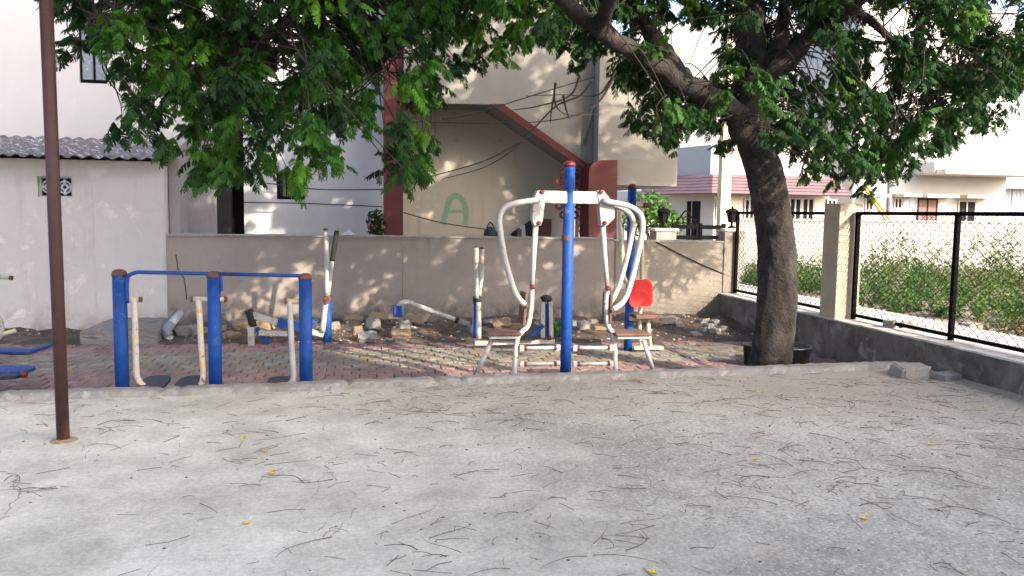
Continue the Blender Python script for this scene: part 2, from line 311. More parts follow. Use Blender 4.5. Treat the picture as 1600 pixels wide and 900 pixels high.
# ------------------------------------------------------------------ mesh helpers
ORG = {}
class MB:
    """collects shapes in world coordinates; build() links them as ONE mesh object"""
    def __init__(s): s.v, s.f, s.sm = [], [], []
    def add(s, vs_, fs_, smooth=False):
        n = len(s.v); s.v += [tuple(p) for p in vs_]
        for f in fs_:
            s.f.append(tuple(i + n for i in f)); s.sm.append(smooth)
        return s
    def box(s, a, b, bev=0.0):
        x0, x1 = sorted((a[0], b[0])); y0, y1 = sorted((a[1], b[1])); z0, z1 = sorted((a[2], b[2]))
        if bev <= 0:
            V_ = [(x0,y0,z0),(x1,y0,z0),(x1,y1,z0),(x0,y1,z0),(x0,y0,z1),(x1,y0,z1),(x1,y1,z1),(x0,y1,z1)]
            return s.add(V_, [(0,3,2,1),(4,5,6,7),(0,1,5,4),(1,2,6,5),(2,3,7,6),(3,0,4,7)])
        bm = bmesh.new(); bmesh.ops.create_cube(bm, size=1)
        for q in bm.verts: q.co = Vector(((x0+x1)/2 + q.co.x*(x1-x0), (y0+y1)/2 + q.co.y*(y1-y0), (z0+z1)/2 + q.co.z*(z1-z0)))
        bmesh.ops.bevel(bm, geom=bm.edges[:], offset=bev, segments=2, affect='EDGES', profile=0.5)
        return s.bm(bm)
    def bm(s, bm, M=None, smooth=False):
        bm.verts.index_update()
        s.add([(M @ q.co) if M else q.co.copy() for q in bm.verts], [[q.index for q in f.verts] for f in bm.faces], smooth)
        bm.free(); return s
    def prism(s, poly, d):                    # polygon of 3D points pushed along d
        n = len(poly); d = Vector(d); P = [Vector(p) for p in poly]
        return s.add(P + [p + d for p in P], [tuple(range(n))[::-1], tuple(range(n, 2*n))] + [(i, (i+1) % n, n + (i+1) % n, n + i) for i in range(n)])
    def tube(s, pts, r, seg=12, cap=True, smooth=True, wob=0.0):
        P = [Vector(p) for p in pts]; n = len(P)
        rs = r if isinstance(r, (list, tuple)) else [r] * n
        T = [(P[min(i+1, n-1)] - P[max(i-1, 0)]).normalized() for i in range(n)]
        u = T[0].orthogonal().normalized(); V_ = []
        for i in range(n):
            u = (u - T[i] * u.dot(T[i])).normalized(); q = T[i].cross(u)
            for k in range(seg):
                a = 2 * math.pi * k / seg
                rr = rs[i] * (1 + (random.uniform(-wob, wob) if wob else 0))
                V_.append(P[i] + (u * math.cos(a) + q * math.sin(a)) * rr)
        fs_ = [(i*seg + k, i*seg + (k+1) % seg, (i+1)*seg + (k+1) % seg, (i+1)*seg + k) for i in range(n-1) for k in range(seg)]
        s.add(V_, fs_, smooth)
        if cap:
            b0 = len(s.v) - n*seg
            s.f.append(tuple(b0 + k for k in range(seg))[::-1]); s.sm.append(False)
            s.f.append(tuple(b0 + (n-1)*seg + k for k in range(seg))); s.sm.append(False)
        return s
    def bar(s, a, b, w_, h, up=(0, 0, 1)):    # rectangular bar from a to b
        a, b = Vector(a), Vector(b); t = (b - a).normalized(); sd = t.cross(Vector(up))
        if sd.length < 1e-4: sd = t.cross(Vector((0, 1, 0)))
        sd.normalize(); q = sd.cross(t)
        c = [sd*w_/2 + q*h/2, -sd*w_/2 + q*h/2, -sd*w_/2 - q*h/2, sd*w_/2 - q*h/2]
        return s.add([a + k for k in c] + [b + k for k in c], [(3,2,1,0),(4,5,6,7),(0,1,5,4),(1,2,6,5),(2,3,7,6),(3,0,4,7)])
    def dome(s, c, r, h, seg=16, rings=4, base=0.0, lip=0.0):   # upright cap with an optional straight skirt of height base
        c = Vector(c); V_, fs_ = [], []
        prof = [(r + lip, 0), (r + lip, base)] if base else [(r + lip, 0)]
        prof += [(r * math.cos(a), base + h * math.sin(a)) for a in [math.pi/2 * k / rings for k in range(1 if base else 1, rings)]]
        for (q, z) in prof:
            for k in range(seg): V_.append(c + Vector((q*math.cos(2*math.pi*k/seg), q*math.sin(2*math.pi*k/seg), z)))
        n = len(prof)
        for i in range(n-1):
            for k in range(seg): fs_.append((i*seg+k, i*seg+(k+1)%seg, (i+1)*seg+(k+1)%seg, (i+1)*seg+k))
        V_.append(c + Vector((0,0,base+h)))
        for k in range(seg): fs_.append(((n-1)*seg+k, (n-1)*seg+(k+1)%seg, n*seg))
        fs_.append(tuple(range(seg))[::-1])
        return s.add(V_, fs_, True)
    def ball(s, c, r, sub=2, sq=(1,1,1)):
        bm = bmesh.new(); bmesh.ops.create_icosphere(bm, subdivisions=sub, radius=r)
        return s.bm(bm, Matrix.Translation(c) @ Matrix.Diagonal((*sq, 1)), True)
    def disc(s, c, r, t, axis='y', seg=24, inner=0.0):   # flat disc or ring, thickness t along its axis
        c = Vector(c); ax = {'x': 0, 'y': 1, 'z': 2}[axis]; a, b = [i for i in range(3) if i != ax]
        V_ = []
        for off in (-t/2, t/2):
            for rad in ((r, inner) if inner else (r,)):
                for k in range(seg):
                    p = [0, 0, 0]; p[a] = rad*math.cos(2*math.pi*k/seg); p[b] = rad*math.sin(2*math.pi*k/seg); p[ax] = off
                    V_.append(c + Vector(p))
        fs_ = []
        if inner:
            for k in range(seg):
                j = (k+1) % seg
                fs_ += [(k, j, seg+j, seg+k), (2*seg+k, 3*seg+k, 3*seg+j, 2*seg+j), (k, 2*seg+k, 2*seg+j, j), (seg+k, seg+j, 3*seg+j, 3*seg+k)]
        else:
            fs_ = [tuple(range(seg)), tuple(range(seg, 2*seg))[::-1]] + [(k, seg+k, seg+(k+1)%seg, (k+1)%seg) for k in range(seg)]
        return s.add(V_, fs_, False)
    def build(s, name, m, parent=None, loc=None):
        me = bpy.data.meshes.new(name)
        org = ORG[parent.name] if parent else Vector(loc if loc is not None else (0, 0, 0))
        me.from_pydata([tuple(Vector(p) - org) for p in s.v], [], s.f)
        me.polygons.foreach_set('use_smooth', s.sm)
        bm = bmesh.new(); bm.from_mesh(me); bmesh.ops.recalc_face_normals(bm, faces=bm.faces); bm.to_mesh(me); bm.free()
        me.materials.append(m if not isinstance(m, str) else MT[m])
        o = bpy.data.objects.new(name, me); COL.objects.link(o)
        if parent: o.parent = parent
        else: o.location = org
        ORG[o.name] = org
        return o
def tag(o, label, cat, group=None):
    o['label'] = label; o['category'] = cat
    if group: o['group'] = group
    return o
def thing(name, label, cat, loc, group=None):
    o = bpy.data.objects.new(name, None); COL.objects.link(o)
    o.location = loc; o.empty_display_size = 0.1
    ORG[o.name] = Vector(loc)
    return tag(o, label, cat, group)
def structure(o): o['kind'] = 'structure'; return o
def stuff(o): o['kind'] = 'stuff'; return o
def smooth_path(pts, n=6):                    # Catmull-Rom
    P = [Vector(p) for p in pts]; out = []
    for i in range(len(P)-1):
        p0, p1, p2, p3 = P[max(i-1,0)], P[i], P[i+1], P[min(i+2,len(P)-1)]
        for k in range(n):
            t = k/n
            out.append(0.5*((2*p1) + (p2-p0)*t + (2*p0-5*p1+4*p2-p3)*t*t + (3*p1-p0-3*p2+p3)*t**3))
    return out + [P[-1]]
def raw_mesh(name, V_, faces_n, idx, m, tint=None, smooth=False):
    """fast mesh from numpy: all faces have faces_n corners"""
    me = bpy.data.meshes.new(name)
    nf = len(idx)
    me.vertices.add(len(V_)); me.vertices.foreach_set('co', V_.astype(np.float32).ravel())
    me.loops.add(nf*faces_n); me.loops.foreach_set('vertex_index', idx.astype(np.int32).ravel())
    me.polygons.add(nf)
    me.polygons.foreach_set('loop_start', np.arange(0, nf*faces_n, faces_n, dtype=np.int32))
    me.polygons.foreach_set('loop_total', np.full(nf, faces_n, dtype=np.int32))
    if smooth: me.polygons.foreach_set('use_smooth', np.ones(nf, dtype=bool))
    me.update(calc_edges=True)
    if tint is not None:
        a = me.color_attributes.new('tint', 'FLOAT_COLOR', 'POINT')
        a.data.foreach_set('color', np.concatenate([tint, np.ones((len(tint), 1))], 1).astype(np.float32).ravel())
    me.materials.append(m)
    return me

# ================================================================== THE SETTING
GZ = -0.20                                    # paving level; the court is a slab raised above it
g = MB().add([(-400, -400, GZ-0.06), (400, -400, GZ-0.06), (400, 900, GZ-0.06), (-400, 900, GZ-0.06)], [(0, 1, 2, 3)])
structure(g.build('ground', 'earth'))

KA, KB = Vector((-2.71, 6.90, 0)), Vector((5.43, 7.39, 0))
kd = (KB - KA).normalized()
def kerb_y(x): return KA.y + (x - KA.x) * kd.y / kd.x
WX = 5.62                                     # inner face of the low wall
WV = 12.3                                     # front face of the compound wall
s = MB()
x0 = -14
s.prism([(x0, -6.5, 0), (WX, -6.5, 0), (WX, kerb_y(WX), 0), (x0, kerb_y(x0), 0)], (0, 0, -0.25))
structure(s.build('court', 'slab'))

# kerb: a hand-made cement strip, a little uneven
k = MB(); n = 420; V_, Fc = [], []
for i in range(n+1):
    x = x0 + (WX - 0.14 - x0) * i / n; y = kerb_y(x)
    j = lambda a: random.uniform(-a, a)
    h = 0.052 + 0.004*math.sin(x*1.7) + j(0.002) - (0.02 if random.random() < .03 else 0)
    V_ += [(x, y-0.016+j(0.012)+.012*math.sin(x*5.3), -0.002), (x, y+0.008+j(0.009)+.01*math.sin(x*6.1+2), h*0.75), (x, y+0.03, h), (x, y+0.15, h+j(0.004)), (x, y+0.172+j(.004), h*0.8), (x, y+0.178, GZ-0.05)]
for i in range(n):
    for q in range(5): Fc.append((i*6+q, (i+1)*6+q, (i+1)*6+q+1, i*6+q+1))
k.add(V_, Fc, False)
structure(k.build('kerb', 'kerb'))

# zigzag interlocking pavers, laid in bands of pink and grey-buff courses
def build_paving():
    Lp, Hp, amp, gap = 0.175, 0.20, 0.030, 0.007
    prof = [(0, 0), (0.2, 0), (0.32, 1), (0.68, 1), (0.8, 0), (1, 0)]
    def wave(t):
        t %= 1.0
        for (a, av), (b, bv) in zip(prof, prof[1:]):
            if a <= t <= b: return av + (bv-av)*(t-a)/(b-a)
    V_, Fc, T = [], [], []
    pink, buff, grey = np.array((0.215, 0.130, 0.118)), np.array((0.20, 0.165, 0.112)), np.array((0.185, 0.168, 0.138))
    row = 0; y = 7.08
    while y < 11.02:
        pinkrow = ((y + Hp/2 - 8.3) % 2.05) < 0.85
        ph = 0.0 if row % 2 == 0 else 0.5
        x = -9.0 + ph*Lp
        while x < WX - 0.1:
            # leave the ragged far edge to the soil
            xm = x + Lp/2
            far = 11.0 - 0.07*(xm+4.0) - (0.10*math.sin(xm*1.3) + 0.06*math.sin(xm*3.7))
            if y > kerb_y(xm) + 0.06 and y < far:
                ts = [0.0, 0.2, 0.32, 0.68, 0.8, 1.0] if ph == 0 else [0.0, 0.18, 0.3, 0.7, 0.82, 1.0]
                g_ = gap + abs(random.gauss(0, 0.0016))
                dz = random.gauss(0, 0.0035); tx, ty = random.gauss(0, 0.012), random.gauss(0, 0.012)
                sx = random.gauss(0, 0.002)
                bot = [(x + t*Lp, y + amp*wave(t+ph) + g_/2) for t in ts]
                top = [(x + t*Lp, y + Hp + amp*wave(t+ph) - g_/2) for t in ts]
                bot = [(max(x+g_/2, min(x+Lp-g_/2, a)) + sx, b) for a, b in bot]; top = [(max(x+g_/2, min(x+Lp-g_/2, a)) + sx, b) for a, b in top]
                poly = bot + top[::-1]; b0 = len(V_); m_ = len(poly)
                cx, cy = x + Lp/2, y + Hp/2
                for (a, b) in poly:                               # rounded shoulder
                    V_.append((cx + (a-cx)*0.955, cy + (b-cy)*0.92, GZ + 0.004 + dz + tx*(a-cx) + ty*(b-cy)))
                for (a, b) in poly: V_.append((a, b, GZ - 0.004 + dz + tx*(a-cx) + ty*(b-cy)))
                for (a, b) in poly: V_.append((a, b, GZ - 0.055))
                Fc.append(tuple(range(b0, b0+m_)))
                for r0 in (0, m_):
                    for q in range(m_): Fc.append((b0+r0+q, b0+r0+m_+q, b0+r0+m_+(q+1)%m_, b0+r0+(q+1)%m_))
                c = pink if pinkrow else (buff if random.random() < .4 else grey)
                c = c * random.uniform(0.78, 1.2) * (1 + np.array([random.gauss(0, .03) for _ in range(3)]))
                T += [c]*(3*m_)
            x += Lp
        y += Hp; row += 1
    me = bpy.data.meshes.new('paving'); me.from_pydata(V_, [], Fc); me.update()
    a = me.color_attributes.new('tint', 'FLOAT_COLOR', 'POINT')
    a.data.foreach_set('color', np.concatenate([np.array(T), np.ones((len(T), 1))], 1).astype(np.float32).ravel())
    me.materials.append(MT['paver'])
    o = bpy.data.objects.new('paving', me); COL.objects.link(o); structure(o)
    # joint dirt under the stones
    j = MB().add([(-9, 7.0, GZ-0.013), (WX, 7.3, GZ-0.013), (WX, 11.3, GZ-0.013), (-9, 11.3, GZ-0.013)], [(0, 1, 2, 3)])
    structure(j.build('joint_soil', 'soil'))
build_paving()

def soil_h(x, y):
    far = 10.85 - 0.07*(x+4.0)
    t = max(0.0, min(1.0, (y - far) / (WV - far)))
    up = 0.05 + 0.013*max(0, min(9, x+3))       # the bank is higher towards the right
    if x < -2.6: up *= max(0.15, 1 - (-2.6 - x)*1.4)
    h = GZ - 0.03 + up * (t*t*(3-2*t)) + (0.04 if t > 0.02 else 0)*min(1, t*6)
    h += 0.025*math.sin(x*2.9+y*1.7)*t + 0.018*math.sin(x*7.1-y*5.3)*t + 0.012*math.sin(x*13.7+y*11.3)*t
    return h
s = MB(); nx, ny = 210, 44; V_, Fc = [], []
for j in range(ny+1):
    for i in range(nx+1):
        x = -9 + (WX + 9.0) * i / nx; y = 10.0 + (WV + 0.05 - 10.0) * j / ny
        V_.append((x, y, soil_h(x, y) + random.gauss(0, 0.006)*(1 if y > 10.5 else 0)))
for j in range(ny):
    for i in range(nx): Fc.append((j*(nx+1)+i, j*(nx+1)+i+1, (j+1)*(nx+1)+i+1, (j+1)*(nx+1)+i))
s.add(V_, Fc, True); structure(s.build('soil_bank', 'soil'))

# pebbles and rubble crumbs in the soil
def crumbs():
    base = np.array([(1,1,1),(-1,-1,1),(-1,1,-1),(1,-1,-1),(0,0,1.2),(0,0,-1.2)], float)
    bm = bmesh.new(); bmesh.ops.create_icosphere(bm, subdivisions=1, radius=1); bm.verts.ensure_lookup_table()
    tv = np.array([q.co[:] for q in bm.verts]); tf = np.array([[q.index for q in f.verts] for f in bm.faces]); bm.free()
    Vs, Is, Ts = [], [], []; o = 0
    for _ in range(2600):
        x = random.uniform(-8, 5.5); far = 10.85 - 0.07*(x+4.0)
        y = far + (WV - far) * random.random()**0.8 - 0.1
        if x < -3.6 and y < 11.6: continue
        r = 0.006 + 0.02*random.random()**3
        sc = np.array([random.uniform(.6,1.4), random.uniform(.6,1.4), random.uniform(.4,.9)])*r
        v = tv*sc*(1+rng.normal(0, .15, tv.shape)) + np.array((x, y, soil_h(x, y)+r*.2))
        c = np.array(random.choice([(0.22,.17,.12),(0.30,.27,.23),(0.14,.10,.07),(0.20,.10,.06),(0.36,.33,.28)]))*random.uniform(.7,1.2)
        Vs.append(v); Is.append(tf+o); Ts.append(np.tile(c, (len(tv), 1))); o += len(tv)
    me = raw_mesh('rubble_crumbs', np.concatenate(Vs), 3, np.concatenate(Is), mat('crumb', (1,1,1), attr='tint', var=0.2, bump=0.3), np.concatenate(Ts))
    ob = bpy.data.objects.new('rubble_crumbs', me); COL.objects.link(ob); stuff(ob)
crumbs()

OZ = 0.08                                     # ground level outside the low wall
# strip of concrete outside the low wall and the vacant lot beyond
s = MB().box((WX+0.30, 1.0, GZ-0.05), (WX+2.2, 17.0, OZ+.03)); structure(s.build('footpath', 'path'))
s = MB(); nx, ny = 60, 50; V_, Fc = [], []
for j in range(ny+1):
    for i in range(nx+1):
        x = WX+2.2 + 24*i/nx; y = 2 + 17.2*j/ny
        V_.append((x, y, OZ - 0.02 + 0.05*math.sin(x*1.3+y*.7) + 0.04*math.sin(x*2.9-y*2.1) + random.gauss(0, .012)))
for j in range(ny):
    for i in range(nx): Fc.append((j*(nx+1)+i, j*(nx+1)+i+1, (j+1)*(nx+1)+i+1, (j+1)*(nx+1)+i))
s.add(V_, Fc, True); structure(s.build('vacant_lot', 'earth'))

# ================================================================== LEFT: LEAN-TO, HOUSES
def px_box(mb, x0, y0, x1, y1, v, depth, bev=0.0):
    """a box whose front face spans two image corners on the plane y = v and runs back by depth"""
    a, b = at(x0, y0, v), at(x1, y1, v)
    return mb.box((a.x, v, a.z), (b.x, v + depth, b.z), bev)

RZ = at(100, 215, WV+1.72).z               # top of the lean-to roof
XR = -2.64                                    # right corner of the lean-to
t = thing('lean_to', 'low lilac cream plastered lean-to with a corrugated grey roof behind the rusty pole', 'outbuilding', (-6, WV, GZ))
va, vb = at(58, 275, WV), at(114, 309, WV)    # opening for the perforated block
s = MB()
s.box((-12, WV, GZ-0.1), (va.x, WV+0.2, 2.14)); s.box((vb.x, WV, GZ-0.1), (XR, WV+0.2, 2.14))
s.box((va.x, WV, GZ-0.1), (vb.x, WV+0.2, vb.z)); s.box((va.x, WV, va.z), (vb.x, WV+0.2, 2.14))
s.build('front_wall', 'wall_lilac', t)
s = MB().box((-12, WV+2.0, GZ), (XR+0.6, WV+2.1, 2.0)); s.build('back_wall', 'dark', t)
s = MB().prism([(XR+0.012, WV+0.2, GZ), (XR+0.012, WV+1.6, GZ), (XR+0.012, WV+1.6, RZ-.02), (XR+0.012, WV+0.2, 2.2)], (0.14, 0, 0)); s.build('side_wall', 'grey_wall', t)
# corrugated sheets: a sine across x, thickness real
def corrugated(xa, xb, ya, za, yb, zb, pitch=0.178, amp=0.019, th=0.008):
    mb = MB(); n = int((xb-xa)/pitch*10); V_, Fc = [], []
    m_ = 8
    for q in range(m_+1):
        f = q/m_
        for i in range(n+1):
            x = xa + (xb-xa)*i/n
            z = za + (zb-za)*f + amp*math.sin(2*math.pi*x/pitch)
            yy = ya + (yb-ya)*f + (0.03*math.sin(x*1.9) - (0.05 if math.floor((x+12)/1.07) % 2 else 0))*(1-f)
            V_.append((x, yy, z))
    N_ = len(V_)
    V_ += [(a, b, c-th) for a, b, c in V_]
    for q in range(m_):
        for i in range(n):
            a = q*(n+1)+i
            Fc.append((a, a+1, a+n+2, a+n+1)); Fc.append((N_+a, N_+a+n+1, N_+a+n+2, N_+a+1))
    for i in range(n):
        Fc.append((i, N_+i, N_+i+1, i+1)); a = m_*(n+1)+i; Fc.append((a, a+1, N_+a+1, N_+a))
    for q in range(m_):
        a = q*(n+1); Fc.append((a, a+n+1, N_+a+n+1, N_+a)); a += n; Fc.append((a, N_+a, N_+a+n+1, a+n+1))
    mb.add(V_, Fc, True); return mb
corrugated(-12, XR+0.02, WV-0.22, 2.17, WV+1.72, RZ).build('roof', 'asbestos', t)
# flashing of cement along the roof's right edge
s = MB().prism([(XR-0.02, WV-0.12, 2.19), (XR-0.02, WV+1.7, RZ+.02), (XR-0.02, WV+1.7, RZ+.14), (XR-0.02, WV-0.12, 2.27)], (0.16, 0, 0)); s.build('roof_flashing', 'kerb', t)
# perforated ventilator block: a frame, a ring, spokes and corner webs
vt = MB(); w_ = vb.x - va.x; h_ = va.z - vb.z; y_ = WV + 0.05; c0 = (va.x+vb.x)/2; zc = (va.z+vb.z)/2
for (a, b, c, d) in ((0, .07, 0, 1), (.93, 1, 0, 1), (.465, .535, 0, 1)): vt.box((va.x+w_*a, y_, vb.z+h_*c), (va.x+w_*b, y_+0.06, vb.z+h_*d))
for (c, d) in ((0, .08), (.92, 1)): vt.box((va.x+w_*.07, y_+0.003, vb.z+h_*c), (va.x+w_*.93, y_+0.057, vb.z+h_*d))
for q in (0.268, 0.732):
    cc = (va.x + w_*q, y_+0.03, zc); r = w_*.2
    vt.disc(cc, r*1.02, 0.05, 'y', 28, r*0.80); vt.disc(cc, r*0.58, 0.052, 'y', 24, r*0.27)
    for a in (0, 90, 180, 270):
        dx, dz = math.cos(R_(a)), math.sin(R_(a))
        vt.bar((cc[0]+dx*r*.5, cc[1], cc[2]+dz*r*.5), (cc[0]+dx*r*1.22, cc[1], cc[2]+dz*r*1.22), 0.03, 0.048, (0, 1, 0))
vt.build('ventilator_block', 'pale_wall', t)
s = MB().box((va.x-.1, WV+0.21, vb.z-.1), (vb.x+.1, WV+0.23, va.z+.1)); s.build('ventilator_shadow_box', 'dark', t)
# pale conduit scar and drip lines on the wall
s = MB().tube([at(275, 398, WV-.004), at(278, 420, WV-.004), at(288, 436, WV-.004), at(292, 468, WV-.004)], 0.006, 6); s.build('hanging_wire', 'cable', t)

# compound wall: a long buff stretch and a lower weathered stretch at the right
t = thing('compound_wall', 'long buff plastered boundary wall behind the exercise machines, dark stains along its foot', 'wall', (1.5, WV, GZ))
xj = at(962, 376, WV).x
s = MB().box((XR+0.004, WV, GZ-0.15), (xj, WV+0.2, 1.12)); s.build('plaster_wall', 'wall_buff', t)
s = MB().box((xj, WV-0.012, GZ-0.15), (WX+0.3, WV+0.2, 1.085)); s.build('weathered_wall', 'wall_damp', t)
pe = at(1133, 362, WV-.03); s = MB().box((pe.x, WV-.03, GZ-.15), (WX+.31, WV+.21, pe.z)); s.build('end_pier', 'wall_damp', t)
s = MB(); V_ = []
n = 90
for i in range(n+1):
    x = XR + (pe.x-.002-XR)*i/n; zt = 1.12 if x < xj else 1.085
    for (dy, dz) in ((-0.022, 0.001), (-0.022+random.uniform(0,.008), 0.022+random.uniform(-.006,.006)), (0.21, 0.03+random.uniform(-.006,.006)), (0.21, 0.001)): V_.append((x, WV+dy, zt+dz))
Fc = [(i*4+q, (i+1)*4+q, (i+1)*4+(q+1)%4, i*4+(q+1)%4) for i in range(n) for q in range(4)]
s.add(V_, Fc); s.build('coping', 'kerb', t)
s = MB().tube([at(630, 385, WV-.01), at(629, 470, WV-.01)], 0.0035, 6); s.build('wall_crack_seam', 'wall_low', t)

# white house behind the lean-to
HV = 14.0
t = thing('white_house', 'tall plain white house wall rising behind the corrugated lean-to roof', 'house', (-6, HV, GZ))
wa, wb = at(120, 3, HV), at(168, 131, HV); hx = at(332, 300, HV).x
s = MB(); s.box((-14, HV, GZ), (wa.x, HV+5, 7.5)); s.box((wb.x, HV, GZ), (hx, HV+5, 7.5)); s.box((wa.x, HV, GZ), (wb.x, HV+5, wb.z)); s.box((wa.x, HV, wa.z), (wb.x, HV+5, 7.5))
s.build('wall', 'house_white', t)
f = MB()
for (a, b) in ((0, .06), (.94, 1), (.47, .53)): f.box((wa.x+(wb.x-wa.x)*a, HV+0.05, wb.z), (wa.x+(wb.x-wa.x)*b, HV+0.11, wa.z))
f.box((wa.x, HV+0.052, wa.z-0.06), (wb.x, HV+0.108, wa.z)); f.box((wa.x, HV+0.052, wb.z), (wb.x, HV+0.108, wb.z+0.06))
fr = f.build('window', 'black_iron', t)
s = MB().box((wa.x, HV+0.08, wb.z), (wb.x, HV+0.09, wa.z)); s.build('pane', 'grey_glass', fr)
# grey flank between lean-to and the dark passage
ga = at(271, 240, WV+.75); gb = at(331, 366, WV+.75)
s = MB().prism([(ga.x, WV+.75, GZ), (gb.x, WV+.75, GZ), (gb.x, WV+.75, 2.62), (ga.x, WV+.75, 2.35)], (0, 0.5, 0)); s.build('flank_wall', 'grey_wall', t)

# stair house
SV = 14.2
t = thing('stair_house', 'beige house with a red column, a red edged stair and a dark passage', 'house', (1.5, SV, GZ))
lx = at(381, 300, SV).x; rx = at(1047, 200, 13.4).x
wa, wb = at(432, 268, SV), at(476, 312, SV)
cxa, cxb = at(600, 300, 13.5).x, at(630, 300, 13.5).x
s = MB(); s.box((lx, SV, GZ), (wa.x, SV+5, 8)); s.box((wb.x, SV, GZ), (cxb, SV+5, 8)); s.box((wa.x, SV, GZ), (wb.x, SV+5, wb.z)); s.box((wa.x, SV, wa.z), (wb.x, SV+5, 8))
s.build('wall', 'pale_wall', t)
f = MB(); f.box((wa.x, SV+.04, wb.z), (wb.x, SV+.09, wb.z+.05)); f.box((wa.x, SV+.042, wa.z-.05), (wb.x, SV+.088, wa.z)); f.box((wa.x, SV+.03, wb.z), (wa.x+.05, SV+.1, wa.z)); f.box((wb.x-.05, SV+.03, wb.z), (wb.x, SV+.1, wa.z))
for q in range(1, 6): f.tube([(wa.x+(wb.x-wa.x)*q/6, SV+.06, wb.z), (wa.x+(wb.x-wa.x)*q/6, SV+.06, wa.z)], .008, 6)
fr = f.build('window', 'black_iron', t)
s = MB().box((wa.x, SV+.12, wb.z), (wb.x, SV+.14, wa.z)); s.build('pane', 'glass', fr)
# passage: near-black back wall and slab added to keep the gap dark
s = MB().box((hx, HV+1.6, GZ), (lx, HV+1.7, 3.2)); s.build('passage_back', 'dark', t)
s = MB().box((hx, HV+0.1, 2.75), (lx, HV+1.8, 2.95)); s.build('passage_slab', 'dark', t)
pa = at(333, 338, HV+.9); pb = at(367, 372, HV+.9)
s = MB().box((pa.x, HV+.9, .5), (pb.x, HV+.95, pa.z)); s.build('passage_board', 'brown_door', t)
# red column
s = MB().box((cxa, 13.5, GZ), (cxb, 13.85, 8)); s.build('column', 'red_paint', t)
# recess wall under the stair, the stair body, its red edge and the parapet block
s = MB().box((cxb, SV, GZ), (at(900, 200, SV).x, SV+4, 8)); s.build('recess_wall', 'beige', t)
FV = 13.4
pts = [(690, 163), (766, 163), (925, 272), (965, 292), (1047, 292)]
P = [at(x, y, FV) for x, y in pts]
zU = P[0].z
body = [Vector((cxb+.003, FV, zU)), P[1], at(925, 272, FV), Vector((at(925,272,FV).x, FV, 8)), Vector((cxb+.003, FV, 8))]
s = MB().prism(body, (0, SV-FV-.003, 0)); s.build('stair_parapet', 'parapet', t)
pl, pr = at(925, 292, FV), at(1047, 292, FV)
s = MB().box((pl.x+.002, FV-.30, pr.z), (pr.x, SV+4, at(1000, 78, FV).z)); s.build('landing_block', 'parapet', t)
d0, d1 = at(766, 163, FV), at(922, 272, FV)
s = MB().prism([d0+Vector((0,-.03,0)), d1+Vector((0,-.03,0)), d1+Vector((0,-.03,.13)), d0+Vector((.2,-.03,.013))], (0, 0.05, 0)); s.build('stair_band', 'red_paint', t)
# curved red newel column under the landing
na, nb = at(921, 372, FV-.1), at(965, 250, FV-.1)
prof = []
wN = nb.x - na.x
left = [(921, 372), (920, 340), (919, 300), (921, 262), (928, 254), (940, 250)]
right = [(965, 250), (965, 372)]
poly = [at(x, y, FV-.34) for x, y in left + right]
for q in poly[:1] + poly[-1:]: q.z = GZ
s = MB().prism(poly, (0, .55, 0)); s.build('newel_column', 'red_paint', t)
# red iron rosette grille hung in the stair opening
g = MB(); gc = at(890, 303, FV+.05); r = 0.40
for a in range(12):
    for (rr, sr) in ((0.32, 0.07), (0.20, 0.055)):
        an = 2*math.pi*(a+(.5 if rr < .3 else 0))/12
        g.disc((gc.x+rr*.62*math.cos(an), gc.y+random.uniform(-.004,.004), gc.z+rr*1.25*math.sin(an)), sr, 0.02, 'y', 14, sr*.45)
g.build('rosette_grille', 'red_cap', t)
# stained glass door at the back of the stair, with a dark window beside it
s = MB(); a, b = at(838, 342, SV-.05), at(861, 375, SV-.05); s.box((a.x, SV-.06, b.z-.3), (b.x, SV-.002, a.z)); dw = s.build('store_door', 'brown_door', t)
s = MB().prism([at(x, y, SV-.02) for x, y in ((799, 380), (799, 364), (820, 350), (837, 338), (837, 380))], (0, .016, 0)); s.build('opening_shade_panel', 'dark', t)  # flat dark panel, its colour stands for the unlit opening
def mosaic():
    a, b = at(905, 318, SV-.02), at(928, 372, SV-.02); V_, Fc, T = [], [], []
    nx, ny = 6, 12; y_ = SV-.03
    for i in range(nx):
        for j in range(ny):
            jx = lambda: random.uniform(-.006, .006)
            xa, xb = a.x+(b.x-a.x)*i/nx, a.x+(b.x-a.x)*(i+.9)/nx; za, zb = b.z+(a.z-b.z)*j/ny, b.z+(a.z-b.z)*(j+.9)/ny
            n0 = len(V_)
            V_ += [(xa+jx(), y_, za+jx()), (xb+jx(), y_, za+jx()), (xb+jx(), y_, zb+jx()), (xa+jx(), y_, zb+jx())]
            Fc.append((n0, n0+1, n0+2, n0+3))
            T += [random.choice([(.6,.65,.68), (.05,.06,.06), (.35,.25,.12), (.12,.3,.25), (.5,.4,.3), (.04,.03,.03), (.2,.28,.4)])]*4
    me = bpy.data.meshes.new('patterned_panel'); o0 = ORG[t.name]
    me.from_pydata([tuple(Vector(p)-o0) for p in V_], [], Fc); me.update()
    at_ = me.color_attributes.new('tint', 'FLOAT_COLOR', 'POINT')
    at_.data.foreach_set('color', np.concatenate([np.array(T), np.ones((len(T),1))], 1).astype(np.float32).ravel())
    me.materials.append(mat('patterned_glass', (1,1,1), attr='tint', rough=.3, var=.1, bump=0))
    o = bpy.data.objects.new('patterned_panel', me); COL.objects.link(o); o.parent = t
    s = MB().box((a.x-.06, SV-.026, b.z-.3), (b.x+.06, SV-.003, a.z+.05)); s.build('panel_frame', 'brown_door', t)
mosaic()
